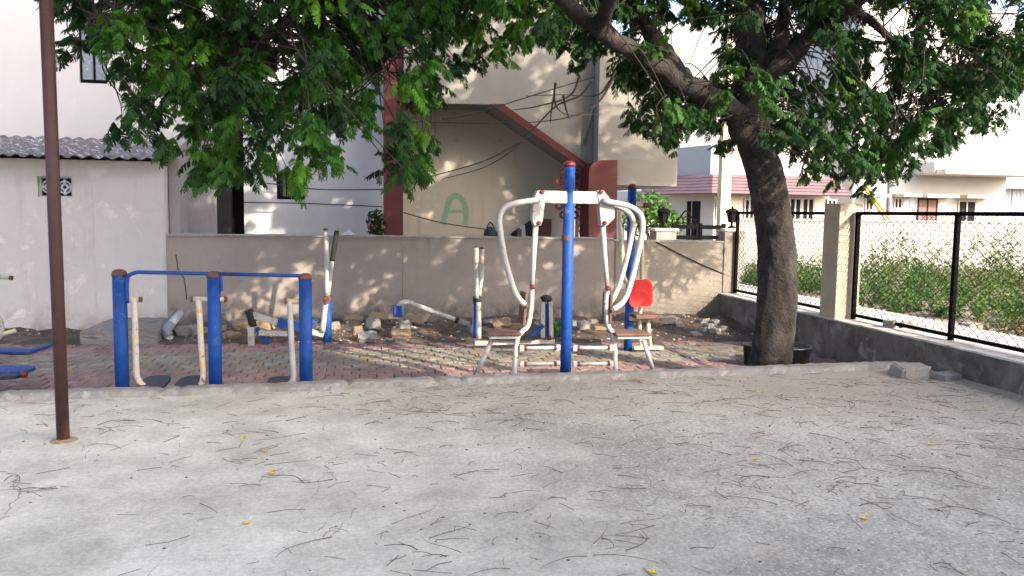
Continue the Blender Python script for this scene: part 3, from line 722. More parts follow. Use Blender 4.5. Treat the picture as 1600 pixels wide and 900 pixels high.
# green painted letter and dabs on the recess wall
def ribbon(pts, wd, y, sm=5):
    P = smooth_path(pts, sm); V_, Fc = [], []
    for i, p in enumerate(P):
        d = (P[min(i+1, len(P)-1)] - P[max(i-1, 0)]).normalized(); nrm = Vector((-d.z, 0, d.x))
        V_ += [(p.x + nrm.x*wd/2, y, p.z + nrm.z*wd/2), (p.x - nrm.x*wd/2, y, p.z - nrm.z*wd/2)]
    Fc = [(2*i, 2*i+1, 2*i+3, 2*i+2) for i in range(len(P)-1)]
    return V_, Fc
gy = SV-.004
s = MB()
A_ = [(692, 352), (697, 330), (703, 312), (711, 306), (720, 310), (726, 322), (728, 336), (726, 351)]
s.add(*ribbon([at(x, y, gy) for x, y in A_], .095, gy))
s.add(*ribbon([at(x, y, gy-.001) for x, y in ((698, 331), (726, 330))], .055, gy-.001))
s.build('painted_letter', 'green_paint', t)
for (x, y) in ((664, 298), (678, 298), (667, 308), (680, 310), (668, 322), (681, 321), (653, 311), (653, 324), (662, 287)):
    c = at(x, y, gy); MB().disc((c.x, gy, c.z), .034*random.uniform(.8,1.2), .003, 'y', 10).build('painted_dab', 'green_faint', t)
# pipes on the parapet
s = MB()
for (x0_, y0_, x1_, y1_) in ((932, 150, 912, 225), (968, 160, 964, 245)):
    s.tube([at(x0_, y0_, FV-.02), at(x1_, y1_, FV-.02)], .016, 8)
s.build('drain_pipe', 'parapet', t)

# odds and ends behind the wall
s = MB(); c = at(766, 366, 13.2); s.ball((c.x, c.y, c.z), .11, 2, (1, .7, 1.15)); s.ball((c.x+.10, c.y, c.z-.03), .08, 2, (.8, .7, .9)); s.tube(smooth_path([(c.x-.06, c.y, c.z+.1), (c.x, c.y, c.z+.19), (c.x+.07, c.y, c.z+.09)], 4), .012, 6)
s.tube([(c.x, c.y, c.z), (c.x, c.y, GZ)], .05, 8)
tag(s.build('cloth_bag', 'cloth', None, (c.x, 13.2, GZ)), 'dark blue cloth bag behind the boundary wall, left of the white press handle', 'bag')
t = thing('leaning_board', 'pale board leaning in the dark store opening under the stair', 'board', (at(820, 372, 14.0).x, 14.0, GZ))
MB().bar(at(816, 352, 14.1), Vector((at(828, 372, 13.9).x, 13.9, GZ)), .09, .02, (0, 1, 0)).build('plank', 'pale_wall', t)
MB().bar(at(812, 358, 14.05), Vector((at(812, 372, 13.9).x, 13.9, GZ)), .07, .02, (0, 1, 0)).build('plank', 'brown_door', t)

# ================================================================== RIGHT: LOW WALL AND CHAIN-LINK FENCE
ZT = 0.287
y_end = 1.2
t = thing('low_wall', 'low stained cement wall under the chain-link fence at the right of the court', 'wall', (WX, 8, GZ))
s = MB().box((WX, y_end, GZ-.1), (WX+.30, WV, ZT-.02)); s.build('wall_body', 'wall_low', t)
s = MB(); V_ = []; n = 70
for i in range(n+1):
    y = y_end + (WV - .014 - y_end)*i/n
    for (dx, dz) in ((-.012+random.uniform(-.004,.004), -.019), (-.012+random.uniform(-.006,.006), random.uniform(-.006,.004)), (.31, random.uniform(-.004,.004)), (.31, -.019)): V_.append((WX+dx, y, ZT+dz))
s.add(V_, [(i*4+q, (i+1)*4+q, (i+1)*4+(q+1)%4, i*4+(q+1)%4) for i in range(n) for q in range(4)]); s.build('coping', 'coping', t)

py0 = 9.08
pA = at(1329, 318, py0); pB = at(1360, 318, py0)
s = MB().box((WX+.02, py0, ZT-.05), (WX+.33, py0+.34, 1.67), .008)
s.build('pillar_shaft', 'pillar', t)

def fence_panel(ya, yb, posts, label):
    fx = WX + 0.235; zb, zt = ZT + 0.05, 1.555
    t = thing('fence_panel', label, 'fence', (fx, (ya+yb)/2, ZT), 'chain-link panels on the low wall')
    s = MB().bar((fx, ya, zt), (fx, yb, zt), .04, .04); s.build('top_rail', 'black_iron', t)
    s = MB().bar((fx, ya, zb), (fx, yb, zb), .035, .035); s.build('bottom_rail', 'black_iron', t)
    for p in posts:
        s = MB().box((fx-.022, p-.022, ZT-.03), (fx+.022, p+.022, zt+.018)); s.build('post', 'black_iron', t)
    # woven diamonds: zigzag wires standing on end
    s = MB(); pit = 0.125; n = int((yb-ya)/pit); r = 0.0055; m_ = int((zt-zb)/.042)
    hz = (zt-zb)/m_
    for i in range(n):
        for ph in (0, 1):
            P = []
            for j in range(m_+1):
                P.append((fx + (.003 if ph else -.003), ya + pit*(i + (.5 if j % 2 else ph)) , zb + hz*j))
            # each strand: left-right zigzag meeting its neighbour
            V_ = []
            for (x, y, z) in P: V_ += [(x-r, y-r, z), (x+r, y+r*.2, z), (x, y+r, z)]
            Fc = []
            for j in range(m_):
                for q in range(3): Fc.append((j*3+q, j*3+(q+1)%3, (j+1)*3+(q+1)%3, (j+1)*3+q))
            s.add(V_, Fc)
    s.build('wire_mesh', 'black_iron', t)
fence_panel(py0+.36, WV-.03, [WV-.06, py0+.39], 'black framed chain-link fence panel between the compound wall and the pillar, partly behind the trunk')
fence_panel(y_end+.1, py0-.02, [py0-.05, 7.35, 5.5, 3.6], 'black framed chain-link fence panel nearest the viewer at the right edge')

# ================================================================== FAR RIGHT: BOUNDARY WALL, GATE, HOUSES
BV = 19.5
t = thing('boundary_wall', 'long white wall at the back of the weedy lot, in full sun', 'wall', (14, BV, GZ))
a = at(1140, 345, BV)
s = MB().box((a.x, BV, GZ-.1), (34, BV+.2, 1.40)); s.build('wall_body', 'lot_wall', t)
s = MB().box((a.x-.03, BV-.03, 1.402), (34, BV+.23, 1.46)); s.build('coping', 'lot_wall', t)

t = thing('picket_fence', 'white painted upright fence beyond the compound wall, left of the black gate', 'fence', (9, 18.6, GZ))
xa, xb = at(975, 350, 18.6).x, at(1046, 350, 18.6).x
for z in (.3, 1.2): MB().box((xa, 18.62, z), (xb, 18.66, z+.07)).build('rail', 'white_wall', t)
n = 14
for i in range(n):
    x = xa + (xb-xa)*i/n; s = MB().box((x, 18.58, GZ), (x+.075, 18.618, 1.36 + (.12 if i in (7, 8) else 0))); s.build('picket', 'white_wall', t)

GV = 16.6
def gate_pillar(px, label):
    c = at(px, 360, GV)
    t = thing('gate_pillar', label, 'pillar', (c.x, GV, GZ), 'pillars of the black gate')
    s = MB().box((c.x-.22, GV-.2, GZ), (c.x+.22, GV+.2, at(px, 361, GV).z), .01); s.build('shaft', 'concrete', t)
    zt = at(px, 361, GV).z
    s = MB().box((c.x-.26, GV-.24, zt+.002), (c.x+.26, GV+.24, zt+.06), .01); s.build('cap_slab', 'coping', t)
    return c.x, zt+.062
for px, l1, l2 in ((1036, 'cream gate pillar at the left end of the black gate', 'black lantern on the left gate pillar'), (1143, 'cream gate pillar between the black gate and the chain-link fence', 'black lantern on the right gate pillar beside the trunk')):
    x, z = gate_pillar(px, l1)
    t = thing('gate_lantern', l2, 'lantern', (x, GV, z), 'lanterns on the gate pillars')
    s = MB().dome((x, GV, z), .08, .03, 12, 3, .02); s.tube([(x, GV, z+.03), (x, GV, z+.12)], .025, 8); s.build('stem', 'black_iron', t)
    s = MB(); h0 = z+.12
    s.add([(x+.07*math.cos(k*math.pi/3), GV+.07*math.sin(k*math.pi/3), h0) for k in range(6)] + [(x+.12*math.cos(k*math.pi/3), GV+.12*math.sin(k*math.pi/3), h0+.2) for k in range(6)],
          [tuple(range(6))] + [(k, (k+1)%6, 6+(k+1)%6, 6+k) for k in range(6)])
    s.build('lamp_glass', 'far_dark', t)
    s = MB()
    for k in range(6): s.tube([(x+.072*math.cos(k*math.pi/3), GV+.072*math.sin(k*math.pi/3), h0), (x+.122*math.cos(k*math.pi/3), GV+.122*math.sin(k*math.pi/3), h0+.2)], .01, 5)
    s.dome((x, GV, h0+.2), .145, .09, 12, 3, .01); s.ball((x, GV, h0+.32), .025, 1); s.build('lamp_cage', 'black_iron', t)
xa, xb = at(1050, 360, GV).x, at(1133, 360, GV).x
t = thing('iron_gate', 'black iron gate with scrollwork on top, left of the trunk', 'gate', ((xa+xb)/2, GV, GZ))
s = MB(); xm = (xa+xb)/2
for x in (xa+.04, xm-.03, xm+.03, xb-.04): s.box((x-.04, GV-.03, GZ+.05), (x+.04, GV+.03, 1.34))
for z in (.1, .5, .8, 1.0, 1.22): s.box((xa, GV-.02, z), (xb, GV+.02, z+.085))
s.build('gate_frame', 'black_iron', t)
s = MB()
for xx in (xa+(xm-xa)/2, ):
    for q in range(5):
        cx = xa + (xm-xa)*(q+.5)/5; s.disc((cx, GV, 1.34+.07*math.sin(math.pi*(q+.5)/5)), .075, .02, 'y', 16, .055)
    s.tube(smooth_path([(xa+.05, GV, 1.3), (xa+.2, GV, 1.5), ((xa+xm)/2, GV, 1.6), (xm-.2, GV, 1.5), (xm-.05, GV, 1.3)], 5), .016, 6)
s.build('scrollwork', 'black_iron', t)

t = thing('utility_pole', 'cream square concrete post standing by the gate in front of the mauve roof', 'pole', (at(1130, 350, 17.6).x, 17.6, GZ))
c = at(1130, 350, 17.6)
s = MB().add([(c.x-.13, 17.5, GZ), (c.x+.13, 17.5, GZ), (c.x+.13, 17.72, GZ), (c.x-.13, 17.72, GZ), (c.x-.08, 17.53, 7), (c.x+.08, 17.53, 7), (c.x+.08, 17.69, 7), (c.x-.08, 17.69, 7)], [(0,1,5,4),(1,2,6,5),(2,3,7,6),(3,0,4,7),(4,5,6,7)])
s.build('post_shaft', 'pillar', t)
s = MB().bar((c.x-.6, 17.48, 6.3), (c.x+.6, 17.48, 6.3), .06, .06); s.build('cross_arm', 'black_iron', t)

# mauve roofed house
MV = 23.0
t = thing('mauve_roof_house', 'cream bungalow with a banded mauve tile roof beyond the gate', 'house', (12, MV, GZ))
xl, xc, xr = at(1010, 300, MV+3).x, at(1112, 300, MV).x, at(1330, 300, MV).x
zb, zt = at(1200, 303, MV).z, at(1200, 272, MV).z
body = [(xl-.5, MV+7, 0), (xl+.4, MV+3.6, 0), (xc+.4, MV+.7, 0), (xr-.3, MV+.7, 0), (xr-.3, MV+7, 0)]
s = MB().prism([(x, y, GZ) for x, y, z in body], (0, 0, zb+.15-GZ)); s.build('wall', 'cream_wall', t)
s = MB().prism([(x, y+.35, zt-.1) for x, y, z in body], (0, 0, 1.0)); s.build('parapet', 'white_wall', t)
s = MB().prism([(xl, MV+4.4, zt+.9), (xr-1, MV+1.6, zt+.9), (xr-1, MV+7, zt+.9), (xl, MV+7, zt+.9)], (0, 0, 4.2)); s.build('upper_storey', 'white_wall', t)
# tile courses: overlapping sloped planks following the eave line
line = [(xl-.2, MV+3.0), (xc, MV), (xr, MV)]
s = MB(); nb_ = 6
for k_ in range(nb_):
    f0, f1 = k_/nb_, (k_+1)/nb_
    off = .75
    def P_(i, f, extra): 
        x, y = line[i]; return (x + (off*.45*f if i < 2 else -.1*f), y + off*f - extra, zb + (zt-zb)*f)
    for i in range(2):
        a0, b0, a1, b1 = P_(i, f0, .045), P_(i+1, f0, .045), P_(i, f1, 0), P_(i+1, f1, 0)
        s.add([a0, b0, b1, a1, (a0[0], a0[1]+.05, a0[2]-.03), (b0[0], b0[1]+.05, b0[2]-.03)], [(0,1,2,3), (0,4,5,1)])
s.build('tiled_roof', 'tile_mauve', t)
def opening(x0_, y0_, x1_, y1_, v, m_, name='window', dv=.03):
    a, b = at(x0_, y0_, v), at(x1_, y1_, v)
    f = MB(); w2 = .05
    f.box((a.x, v-dv, b.z), (a.x+w2, v+.02, a.z)); f.box((b.x-w2, v-dv, b.z), (b.x, v+.02, a.z)); f.box((a.x+w2, v-dv+.002, a.z-w2), (b.x-w2, v+.02, a.z)); f.box((a.x+w2, v-dv+.002, b.z), (b.x-w2, v+.02, b.z+w2)); f.box(((a.x+b.x)/2-.025, v-dv+.004, b.z+w2), ((a.x+b.x)/2+.025, v+.02, a.z-w2))
    fr = f.build(name, 'white_wall' if name == 'window' else 'far_brown', t)
    MB().box((a.x+.01, v-.012, b.z+.01), (b.x-.01, v+.01, a.z-.01)).build('pane', m_, fr)
for q in ((1163, 310, 1178, 343), (1233, 309, 1251, 347), (1253, 309, 1271, 347), (1119, 311, 1126, 342), (1292, 311, 1306, 338)): opening(*q, MV+.68, 'far_dark')
# windows in the angled left wall
aw, bw = Vector((xl+.4, MV+3.6, 0)), Vector((xc+.4, MV+.7, 0)); dw_ = (bw-aw).normalized(); nw = Vector((dw_.y, -dw_.x, 0))
for f0, f1 in ((.60, .66), (.68, .80)):
    p, q = aw+(bw-aw)*f0+nw*.02, aw+(bw-aw)*f1+nw*.02
    s = MB().prism([(p.x, p.y, .6), (q.x, q.y, .6), (q.x, q.y, 1.95), (p.x, p.y, 1.95)], -nw*.06); s.build('window', 'far_dark', t)
# brick gable house left of it
BH = 27.0
a, b = at(1036, 303, BH), at(1078, 340, BH)
t = thing('brick_shed', 'small bare brick building under the left end of the mauve roof', 'shed', (b.x-.5, BH, GZ))
s = MB().box((a.x, BH, GZ), (b.x+1, BH+3, a.z)); s.build('wall', 'brick', t)
s = MB().box((a.x-.2, BH-.2, a.z+.003), (b.x+1.2, BH+3.2, a.z+.1)); s.build('roof', 'coping', t)

# white house with sun shades
WH = 27.0
t = thing('sunlit_house', 'large white house with four concrete sunshades and a balcony slab, far right', 'house', (20, WH, GZ))
a, b = at(1338, 180, WH), at(1568, 345, WH)
s = MB().box((a.x, WH, GZ), (b.x, WH+8, 9)); s.build('wall', 'white_wall', t)
p = at(1391, 274, WH)
s = MB().tube([(p.x, WH-.07, 0), (p.x, WH-.07, 7)], .06, 8); s.build('down_pipe', 'pale_wall', t)
for (x0_, x1_, y) in ((1349, 1376, 305), (1396, 1424, 305), (1432, 1481, 306), (1494, 1541, 307)):
    p, q = at(x0_, y, WH), at(x1_, y, WH); s = MB().box((p.x, WH-.6, p.z-.06), (q.x, WH-.002, p.z+.04)); s.build('sunshade', 'coping', t)
for q in ((1352, 309, 1364, 330, 'far_brown'), (1397, 309, 1409, 327, 'far_brown'), (1411, 310, 1432, 328, 'blue_house'), (1497, 313, 1523, 349, 'far_dark')): opening(*q[:4], WH-.01, q[4].replace('brown_door', 'far_brown'))
opening(1434, 310, 1463, 348, WH-.01, 'brown_door', 'door')
p, q = at(1428, 255, WH), at(1472, 273, WH); s = MB().box((p.x, WH-1.1, q.z), (q.x, WH-.002, p.z)); s.build('balcony_box', 'pale_wall', t)
p, q = at(1472, 264, WH-1.4), at(1600, 275, WH-1.4); s = MB().box((p.x, WH-1.6, p.z-.16), (q.x+.8, WH-.003, p.z)); s.build('balcony_slab', 'coping', t)
a2, b2 = at(1569, 275, WH+1), at(1680, 345, WH+1)
t = thing('blue_house', 'blue grey house at the right edge beside the white house', 'house', (b2.x-2, WH+1, GZ))
s = MB().box((b.x+.05, WH+1.5, GZ), (b2.x+6, WH+8, 5.4)); s.build('wall', 'blue_house', t)
opening(1571, 300, 1576, 323, WH+1.49, 'far_brown'); opening(1582, 292, 1594, 330, WH+1.49, 'blue_house')
s = MB().box((b.x+.05, WH+.9, at(1580, 290, WH+1).z-.1), (b2.x+6, WH+1.48, at(1580, 290, WH+1).z)); s.build('ledge', 'pale_wall', t)
# tall blue panel and brown dome higher up at the far right
t = thing('far_tower_house', 'blue and brown upper storey glimpsed above the white house at the right edge', 'house', (31, 36, GZ))
a, b = at(1585, 120, 36), at(1660, 230, 36)
s = MB().box((a.x, 36, GZ), (b.x, 42, a.z)); s.build('wall', 'blue_house', t)
a3, b3 = at(1558, 118, 35.5), at(1592, 182, 35.5)
s = MB().box((a3.x, 37, GZ), (a.x+.3, 41.5, b3.z)); s.build('side_wall', 'white_wall', t)
s = MB().prism([(a3.x-.4, 36.5, b3.z+.003), (a.x+.6, 36.5, b3.z+.003), ((a3.x+a.x)/2+.3, 36.5, a3.z)], (0, 5, 0)); s.build('gable_roof', 'brick', t)

# bamboo poles leaning on the white wall
for k_, (xa_, xb_) in enumerate(((1375, 1386), (1380, 1391))):
    p, q = at(xa_, 288, WH-1.1), at(xb_, 346, WH-1.4)
    p.y = WH-.1; d = q - p; q2 = p + d*((p.z-GZ)/(p.z-q.z))
    s = MB().tube([p, p*.5+q2*.5, q2], [.05, .055, .06], 8)
    tag(s.build('bamboo_pole', 'bamboo', None, q2), 'yellow bamboo pole leaning against the far white house, %s of the two' % ('left' if k_ == 0 else 'right'), 'pole', 'bamboo poles on the white house')

# ================================================================== PLANTS
def frond_template(seed, pairs=8, L=0.30, pin=0.072, wd=0.024, droop=0.5):
    """a twice-feathered leaf: a stalk with hanging rows of leaflets (each row one tapering strip); y is along the stalk"""
    r = np.random.default_rng(seed); V_, I = [], []
    def stalk(t): return np.array((0, L*t, -droop*L*0.55*t*t))
    def strip(p, d, ln, w_, sag):
        d = d/np.linalg.norm(d); side = np.cross(d, (0, 0, 1.0)); side /= (np.linalg.norm(side)+1e-6)
        side = side*0.9 + np.array((0, 0, r.normal(0, .35))); n0 = len(V_)
        for f, ww in ((0, .55), (.35, 1.0), (.78, .95), (1.0, .5)):
            c = p + d*ln*f + np.array((0, 0, -sag*ln*f*f))
            V_.append(c - side*w_*ww/2); V_.append(c + side*w_*ww/2)
        for k in range(3): I.append((n0+2*k, n0+2*k+1, n0+2*k+3, n0+2*k+2))
    for i in range(pairs):
        t = .22 + .78*(i+.5)/pairs
        ln = pin*(.65 + .5*math.sin(math.pi*min(1, .15+t*.8)))
        for sg in (-1, 1):
            d = np.array((sg*1.0, .5+r.normal(0,.12), -.55+r.normal(0, .22)))
            strip(stalk(t), d, ln*r.uniform(.85, 1.15), wd*r.uniform(.85, 1.15), .35+r.uniform(0, .3))
    strip(stalk(1.0), np.array((r.normal(0,.1), 1, -.6)), pin*.8, wd, .3)
    P = [stalk(t) for t in (0, .5, 1)]; n0 = len(V_)
    for p in P: V_.append(p+np.array((-.0018, 0, 0))); V_.append(p+np.array((.0018, 0, 0)))
    for k in range(2): I.append((n0+2*k, n0+2*k+1, n0+2*k+3, n0+2*k+2))
    return np.array(V_), np.array(I)
FRONDS = [frond_template(i, pairs=random.choice((9, 10, 11)), L=random.uniform(.22, .33), droop=random.uniform(.3, .9)) for i in range(8)]

def leaf_cloud(name, bases, dirs, scales, tints, m='leaf'):
    Vs, Is, Ts = [], [], []; o = 0
    for b, d, sc, tn in zip(bases, dirs, scales, tints):
        tv, tf = FRONDS[random.randrange(len(FRONDS))]
        y = d/np.linalg.norm(d); up = np.array((rng.normal(0, .35), rng.normal(0, .35), 1.0))
        x = np.cross(y, up); x /= np.linalg.norm(x)+1e-9; z = np.cross(x, y)
        v = (tv*sc) @ np.stack([x, y, z]) + b
        Vs.append(v); Is.append(tf+o); o += len(tv)
        Ts.append(np.clip(tn*(1+rng.normal(0, .10, (len(tv), 1))), .004, 1))
    return raw_mesh(name, np.concatenate(Vs), 4, np.concatenate(Is), MT[m], np.concatenate(Ts))

def inside(poly, x, y):
    c = False; n = len(poly)
    for i in range(n):
        (x1, y1), (x2, y2) = poly[i], poly[(i+1) % n]
        if (y1 > y) != (y2 > y) and x < (x2-x1)*(y-y1)/(y2-y1)+x1: c = not c
    return c

# the big tree: trunk and limbs
TB = Vector((4.13, 7.85, GZ-.05))
def A(px, py, v): return at(px, py, v)
trunk_path = [TB, A(1200, 578, 7.83), A(1209, 520, 7.82), A(1215, 450, 7.8), A(1214, 390, 7.8), A(1204, 320, 7.8), A(1188, 250, 7.8), A(1170, 195, 7.8)]
fork = trunk_path[-1]
limbs = [
 ([fork, A(1120, 155, 7.75), A(1070, 130, 7.6), A(1000, 88, 7.4), A(935, 45, 7.1), A(870, -5, 6.8), A(790, -70, 6.5), A(650, -150, 6.3), A(500, -190, 6.2)], .112, .04),
 ([A(1070, 130, 7.6), A(1030, 70, 7.8), A(1000, 20, 8.0), A(985, -60, 8.2)], .10, .05),
 ([A(1175, 200, 7.8), A(1182, 130, 7.9), A(1172, 60, 8.0), A(1170, -20, 8.0), A(1165, -160, 7.8)], .165, .13),
 ([A(1178, 160, 7.85), A(1215, 105, 7.7), A(1262, 60, 7.6), A(1330, 10, 7.4), A(1420, -60, 7.2)], .11, .05),
 ([A(1205, 110, 7.8), A(1225, 40, 8.4), A(1230, -40, 8.8)], .09, .05),
 ([A(935, 45, 7.1), A(955, -10, 6.6), A(965, -100, 6.0)], .07, .04),
 ([A(790, -70, 6.5), A(700, -20, 7.2), A(640, 40, 7.6), A(590, 110, 7.8)], .055, .02),
 ([A(650, -150, 6.3), A(520, -40, 6.4), A(430, 50, 6.5), A(350, 130, 6.6)], .06, .02),
 ([A(500, -190, 6.2), A(330, -90, 6.0), A(220, 0, 6.0), A(150, 70, 6.1)], .026, .008),
 ([A(650, -150, 6.3), A(480, -230, 5.0), A(200, -320, 4.6)], .07, .03),
 ([A(1170, -20, 8.0), A(1080, -220, 6.5), A(950, -420, 5.4)], .10, .04),
 ([A(500, -190, 6.2), Vector((-1.6, 6.0, 4.1)), Vector((-2.6, 6.0, 4.4)), Vector((-3.8, 6.1, 5.0))], .05, .02),
 ([A(650, -150, 6.3), Vector((-.3, 6.2, 4.8)), Vector((-1.4, 6.2, 5.8)), Vector((-2.6, 6.2, 6.8))], .06, .02),
 ([A(1330, 10, 7.4), Vector((5.6, 7.5, 4.6)), Vector((6.4, 7.6, 5.6)), Vector((7.4, 7.5, 7.0))], .07, .03),
 ([A(1170, -20, 8.0), Vector((3.4, 8.4, 4.6)), Vector((2.6, 9.0, 5.5)), Vector((1.4, 9.4, 6.0))], .08, .03),
 ([A(1330, 10, 7.4), A(1430, 90, 7.4), A(1520, 150, 7.5)], .045, .015),
]
s = MB()
tp = smooth_path(trunk_path, 7); n = len(tp)
seg = 40; V_ = []
prof_r = [.255, .215, .20, .19, .187, .184, .18, .155]
u0 = Vector((1, 0, 0))
for i, p in enumerate(tp):
    f = i/7.0; i0 = min(int(f), 7); i1 = min(i0+1, 7); r = prof_r[i0] + (prof_r[i1]-prof_r[i0])*(f-i0)
    for k_ in range(seg):
        a = 2*math.pi*k_/seg
        rr = r*(1 + .04*math.sin(3*a+.25*i) + .028*math.sin(6*a-.35*i) + .022*math.sin(11*a+.5*i+math.sin(i*.7)) + random.gauss(0, .012))
        rr += .035*math.exp(-((i-26)**2)/18 - ((a-.15)**2)/.12) + .028*math.exp(-((i-19)**2)/8 - ((a-5.2)**2)/.06) - .022*math.exp(-((i-15)**2)/3 - ((a-4.75)**2)/.02) - .02*math.exp(-((i-21)**2)/2 - ((a-4.5)**2)/.02)
        if i < 4: rr *= 1 + .06*math.sin(5*a+1)*(4-i)/4
        V_.append(p + Vector((math.cos(a)*rr, math.sin(a)*rr, .012*math.sin(4*a+i))))
Fc = [(i*seg+k_, i*seg+(k_+1)%seg, (i+1)*seg+(k_+1)%seg, (i+1)*seg+k_) for i in range(n-1) for k_ in range(seg)]
s.add(V_, Fc, True)
skel = []
for path, r0, r1 in limbs:
    P = smooth_path(path, 6); n = len(P)
    P = [p + Vector((random.gauss(0, .012), random.gauss(0, .012), random.gauss(0, .012))) for p in P]
    s.tube(P, [r0*(1.0) + (r1-r0)*i/(n-1) for i in range(n)], 16, True, True, .05)
    skel += [(np.array(p), r0 + (r1-r0)*i/(n-1)) for i, p in enumerate(P)]
s.ball(A(1163, 200, 7.8), .15, 3, (1.1, .95, 1.1))
tree = thing('shade_tree', 'large feathery-leaved tree with a dark leaning trunk and spreading crown over the court', 'tree', TB)
s.build('trunk', 'bark', tree)
skp = np.array([q[0] for q in skel])

PL = [(60,-80),(84,10),(84,75),(100,100),(112,125),(150,122),(185,150),(160,195),(175,225),(230,215),(262,238),(300,285),(345,300),(395,292),(430,255),(452,305),(500,280),(555,270),(590,312),(650,310),(705,225),(690,175),(735,110),(800,95),(850,85),(870,40),(900,-80)]
PM = [(840,-80),(850,60),(885,110),(945,120),(965,180),(1010,225),(1060,190),(1060,130),(1000,60),(1060,40),(1080,-80)]
PR = [(1050,-80),(1075,60),(1060,150),(1010,190),(1030,230),(1090,240),(1150,235),(1180,205),(1225,232),(1260,270),(1300,306),(1345,308),(1400,280),(1470,240),(1540,205),(1600,168),(1700,150),(1700,-80)]
HOLES = [(1100, 85, 34, 40), (1385, 40, 55, 26), (1225, 40, 26, 22), (725, 175, 30, 40), (545, 225, 35, 30), (300, 265, 0, 0), (1580, 25, 30, 22), (1372, 130, 18, 14), (545, 85, 14, 18), (445, 235, 16, 26)]
def hole(x, y):
    return any(a and ((x-hx_)/a)**2 + ((y-hy)/b)**2 < 1 for hx_, hy, a, b in HOLES)
clumps = []                                   # (centre, spread, kind)
def fill(poly, n, v0, v1, kind):
    xs = [p[0] for p in poly]; ys = [p[1] for p in poly]; k_ = 0
    while k_ < n:
        x, y = random.uniform(min(xs), max(xs)), random.uniform(min(ys), max(ys))
        if not inside(poly, x, y) or (hole(x, y) and random.random() < .93): continue
        if x < 195 and random.random() < .45: continue
        if 545 < x < 720 and y > 60 and random.random() < .5: continue
        v = random.uniform(v0, v1)
        if kind == 'M' and v < 7.9 and random.random() < .8: v = random.uniform(7.9, v1)
        if kind == 'R' and 1070 < x < 1250 and v < 8.3 and random.random() < .8: v = random.uniform(8.3, v1)
        if not inside(poly, x, y + 26): 
            if random.random() < .35: continue
        clumps.append((np.array(at(x, y-8, v)), .14, kind)); k_ += 1
fill(PL, 520, 5.8, 9.2, 'L'); fill(PM, 120, 6.6, 8.8, 'M'); fill(PR, 620, 6.4, 10.0, 'R')
# crown out of view, clumps added to shade the walls: over the court to the left and over the trunk
def blob(c, r, n):
    for _ in range(n):
        d = rng.normal(0, 1, 3); d /= np.linalg.norm(d); q = np.array(c) + d*np.array(r)*rng.random()**(1/2.6)
        clumps.append((q, .22, 'T'))
blob((-.6, 6.0, 5.6), (4.2, 2.0, 2.2), 330)
blob((-3.6, 6.0, 4.6), (2.0, 1.8, 1.8), 120)
blob((3.8, 7.8, 6.0), (3.4, 2.2, 2.1), 130)
blob((5.5, 7.2, 4.6), (2.6, 2.0, 1.3), 60)
blob((7.0, 7.6, 6.4), (2.6, 2.4, 2.2), 100)
blob((2.0, 9.2, 5.6), (2.6, 1.6, 1.4), 45)
bases, dirs, scs, tints = [], [], [], []
tw = MB()
for (c, sp, kind) in clumps:
    dist = np.linalg.norm(skp - c, axis=1) + rng.random(len(skp))*1.1 + (np.where(skp[:, 2] < 3.5, 5.0, 0.0) if kind == 'T' else 0)
    j = int(np.argmin(dist)); p0 = skp[j]; dvec = c - p0; dl = np.linalg.norm(dvec)
    if dl > 0.1:
        mid = (p0+c)/2 + np.array((0, 0, .16*min(dl, 2.0))) + rng.normal(0, .09+.05*min(dl, 2.0), 3)
        P = smooth_path([p0, mid, c], 4)
        r0 = min(.012, .004+.0035*dl)
        tw.tube(P, [r0 + (.0025-r0)*i/(len(P)-1) for i in range(len(P))], 5, False)
        ax = (c - mid); ax /= np.linalg.norm(ax)+1e-9
    else: ax = np.array((0, 0, -1.0))
    young = random.random() < (.09 if kind == 'L' else .04)
    base_t = np.array((.017, .040, .0135)) if random.random() < .6 else np.array((.026, .062, .013))
    if kind == 'L' and random.random() < .4: base_t = np.array((.036, .092, .013))
    if young: base_t = np.array((.075, .165, .016)) if kind == 'L' else np.array((.055, .105, .014))
    nf = random.randint(9, 14)
    for _ in range(nf):
        a = rng.random()*2*math.pi
        out = np.array((math.cos(a), math.sin(a), rng.normal(-.25, .35))) + ax*.5
        bases.append(c - ax*rng.random()*sp + rng.normal(0, .035, 3)); dirs.append(out)
        scs.append(rng.uniform(.36, .62)*(2.3 if kind == 'T' else 1)); tints.append(base_t*np.array((.95, 1.08, 1.0))*rng.uniform(.65, 1.5))
tw.build('twigs', 'twig_bark', tree)
me = leaf_cloud('crown', bases, dirs, scs, tints)
co = bpy.data.objects.new('crown', me); COL.objects.link(co); co.parent = tree
me.transform(Matrix.Translation(-TB))
# bare drooping twigs in the gap left of the trunk
bt = MB()
for pts in ([(962,110),(945,140),(925,150),(880,148),(822,150)], [(925,128),(905,150),(870,165),(835,200),(800,235),(755,262),(690,280)], [(960,120),(930,165),(880,185),(818,192)], [(868,130),(866,150),(872,170),(892,180),(940,178)], [(880,150),(885,172),(890,186)], [(866,150),(862,170),(860,192)], [(905,120),(890,150),(840,166),(800,172)]):
    P = smooth_path([A(x, y, 7.0 + .1*i) for i, (x, y) in enumerate(pts)], 5)
    bt.tube(P, [.011 + (.003-.011)*i/(len(P)-1) for i in range(len(P))], 6, False)
bt.build('bare_twigs', 'twig_bark', tree)

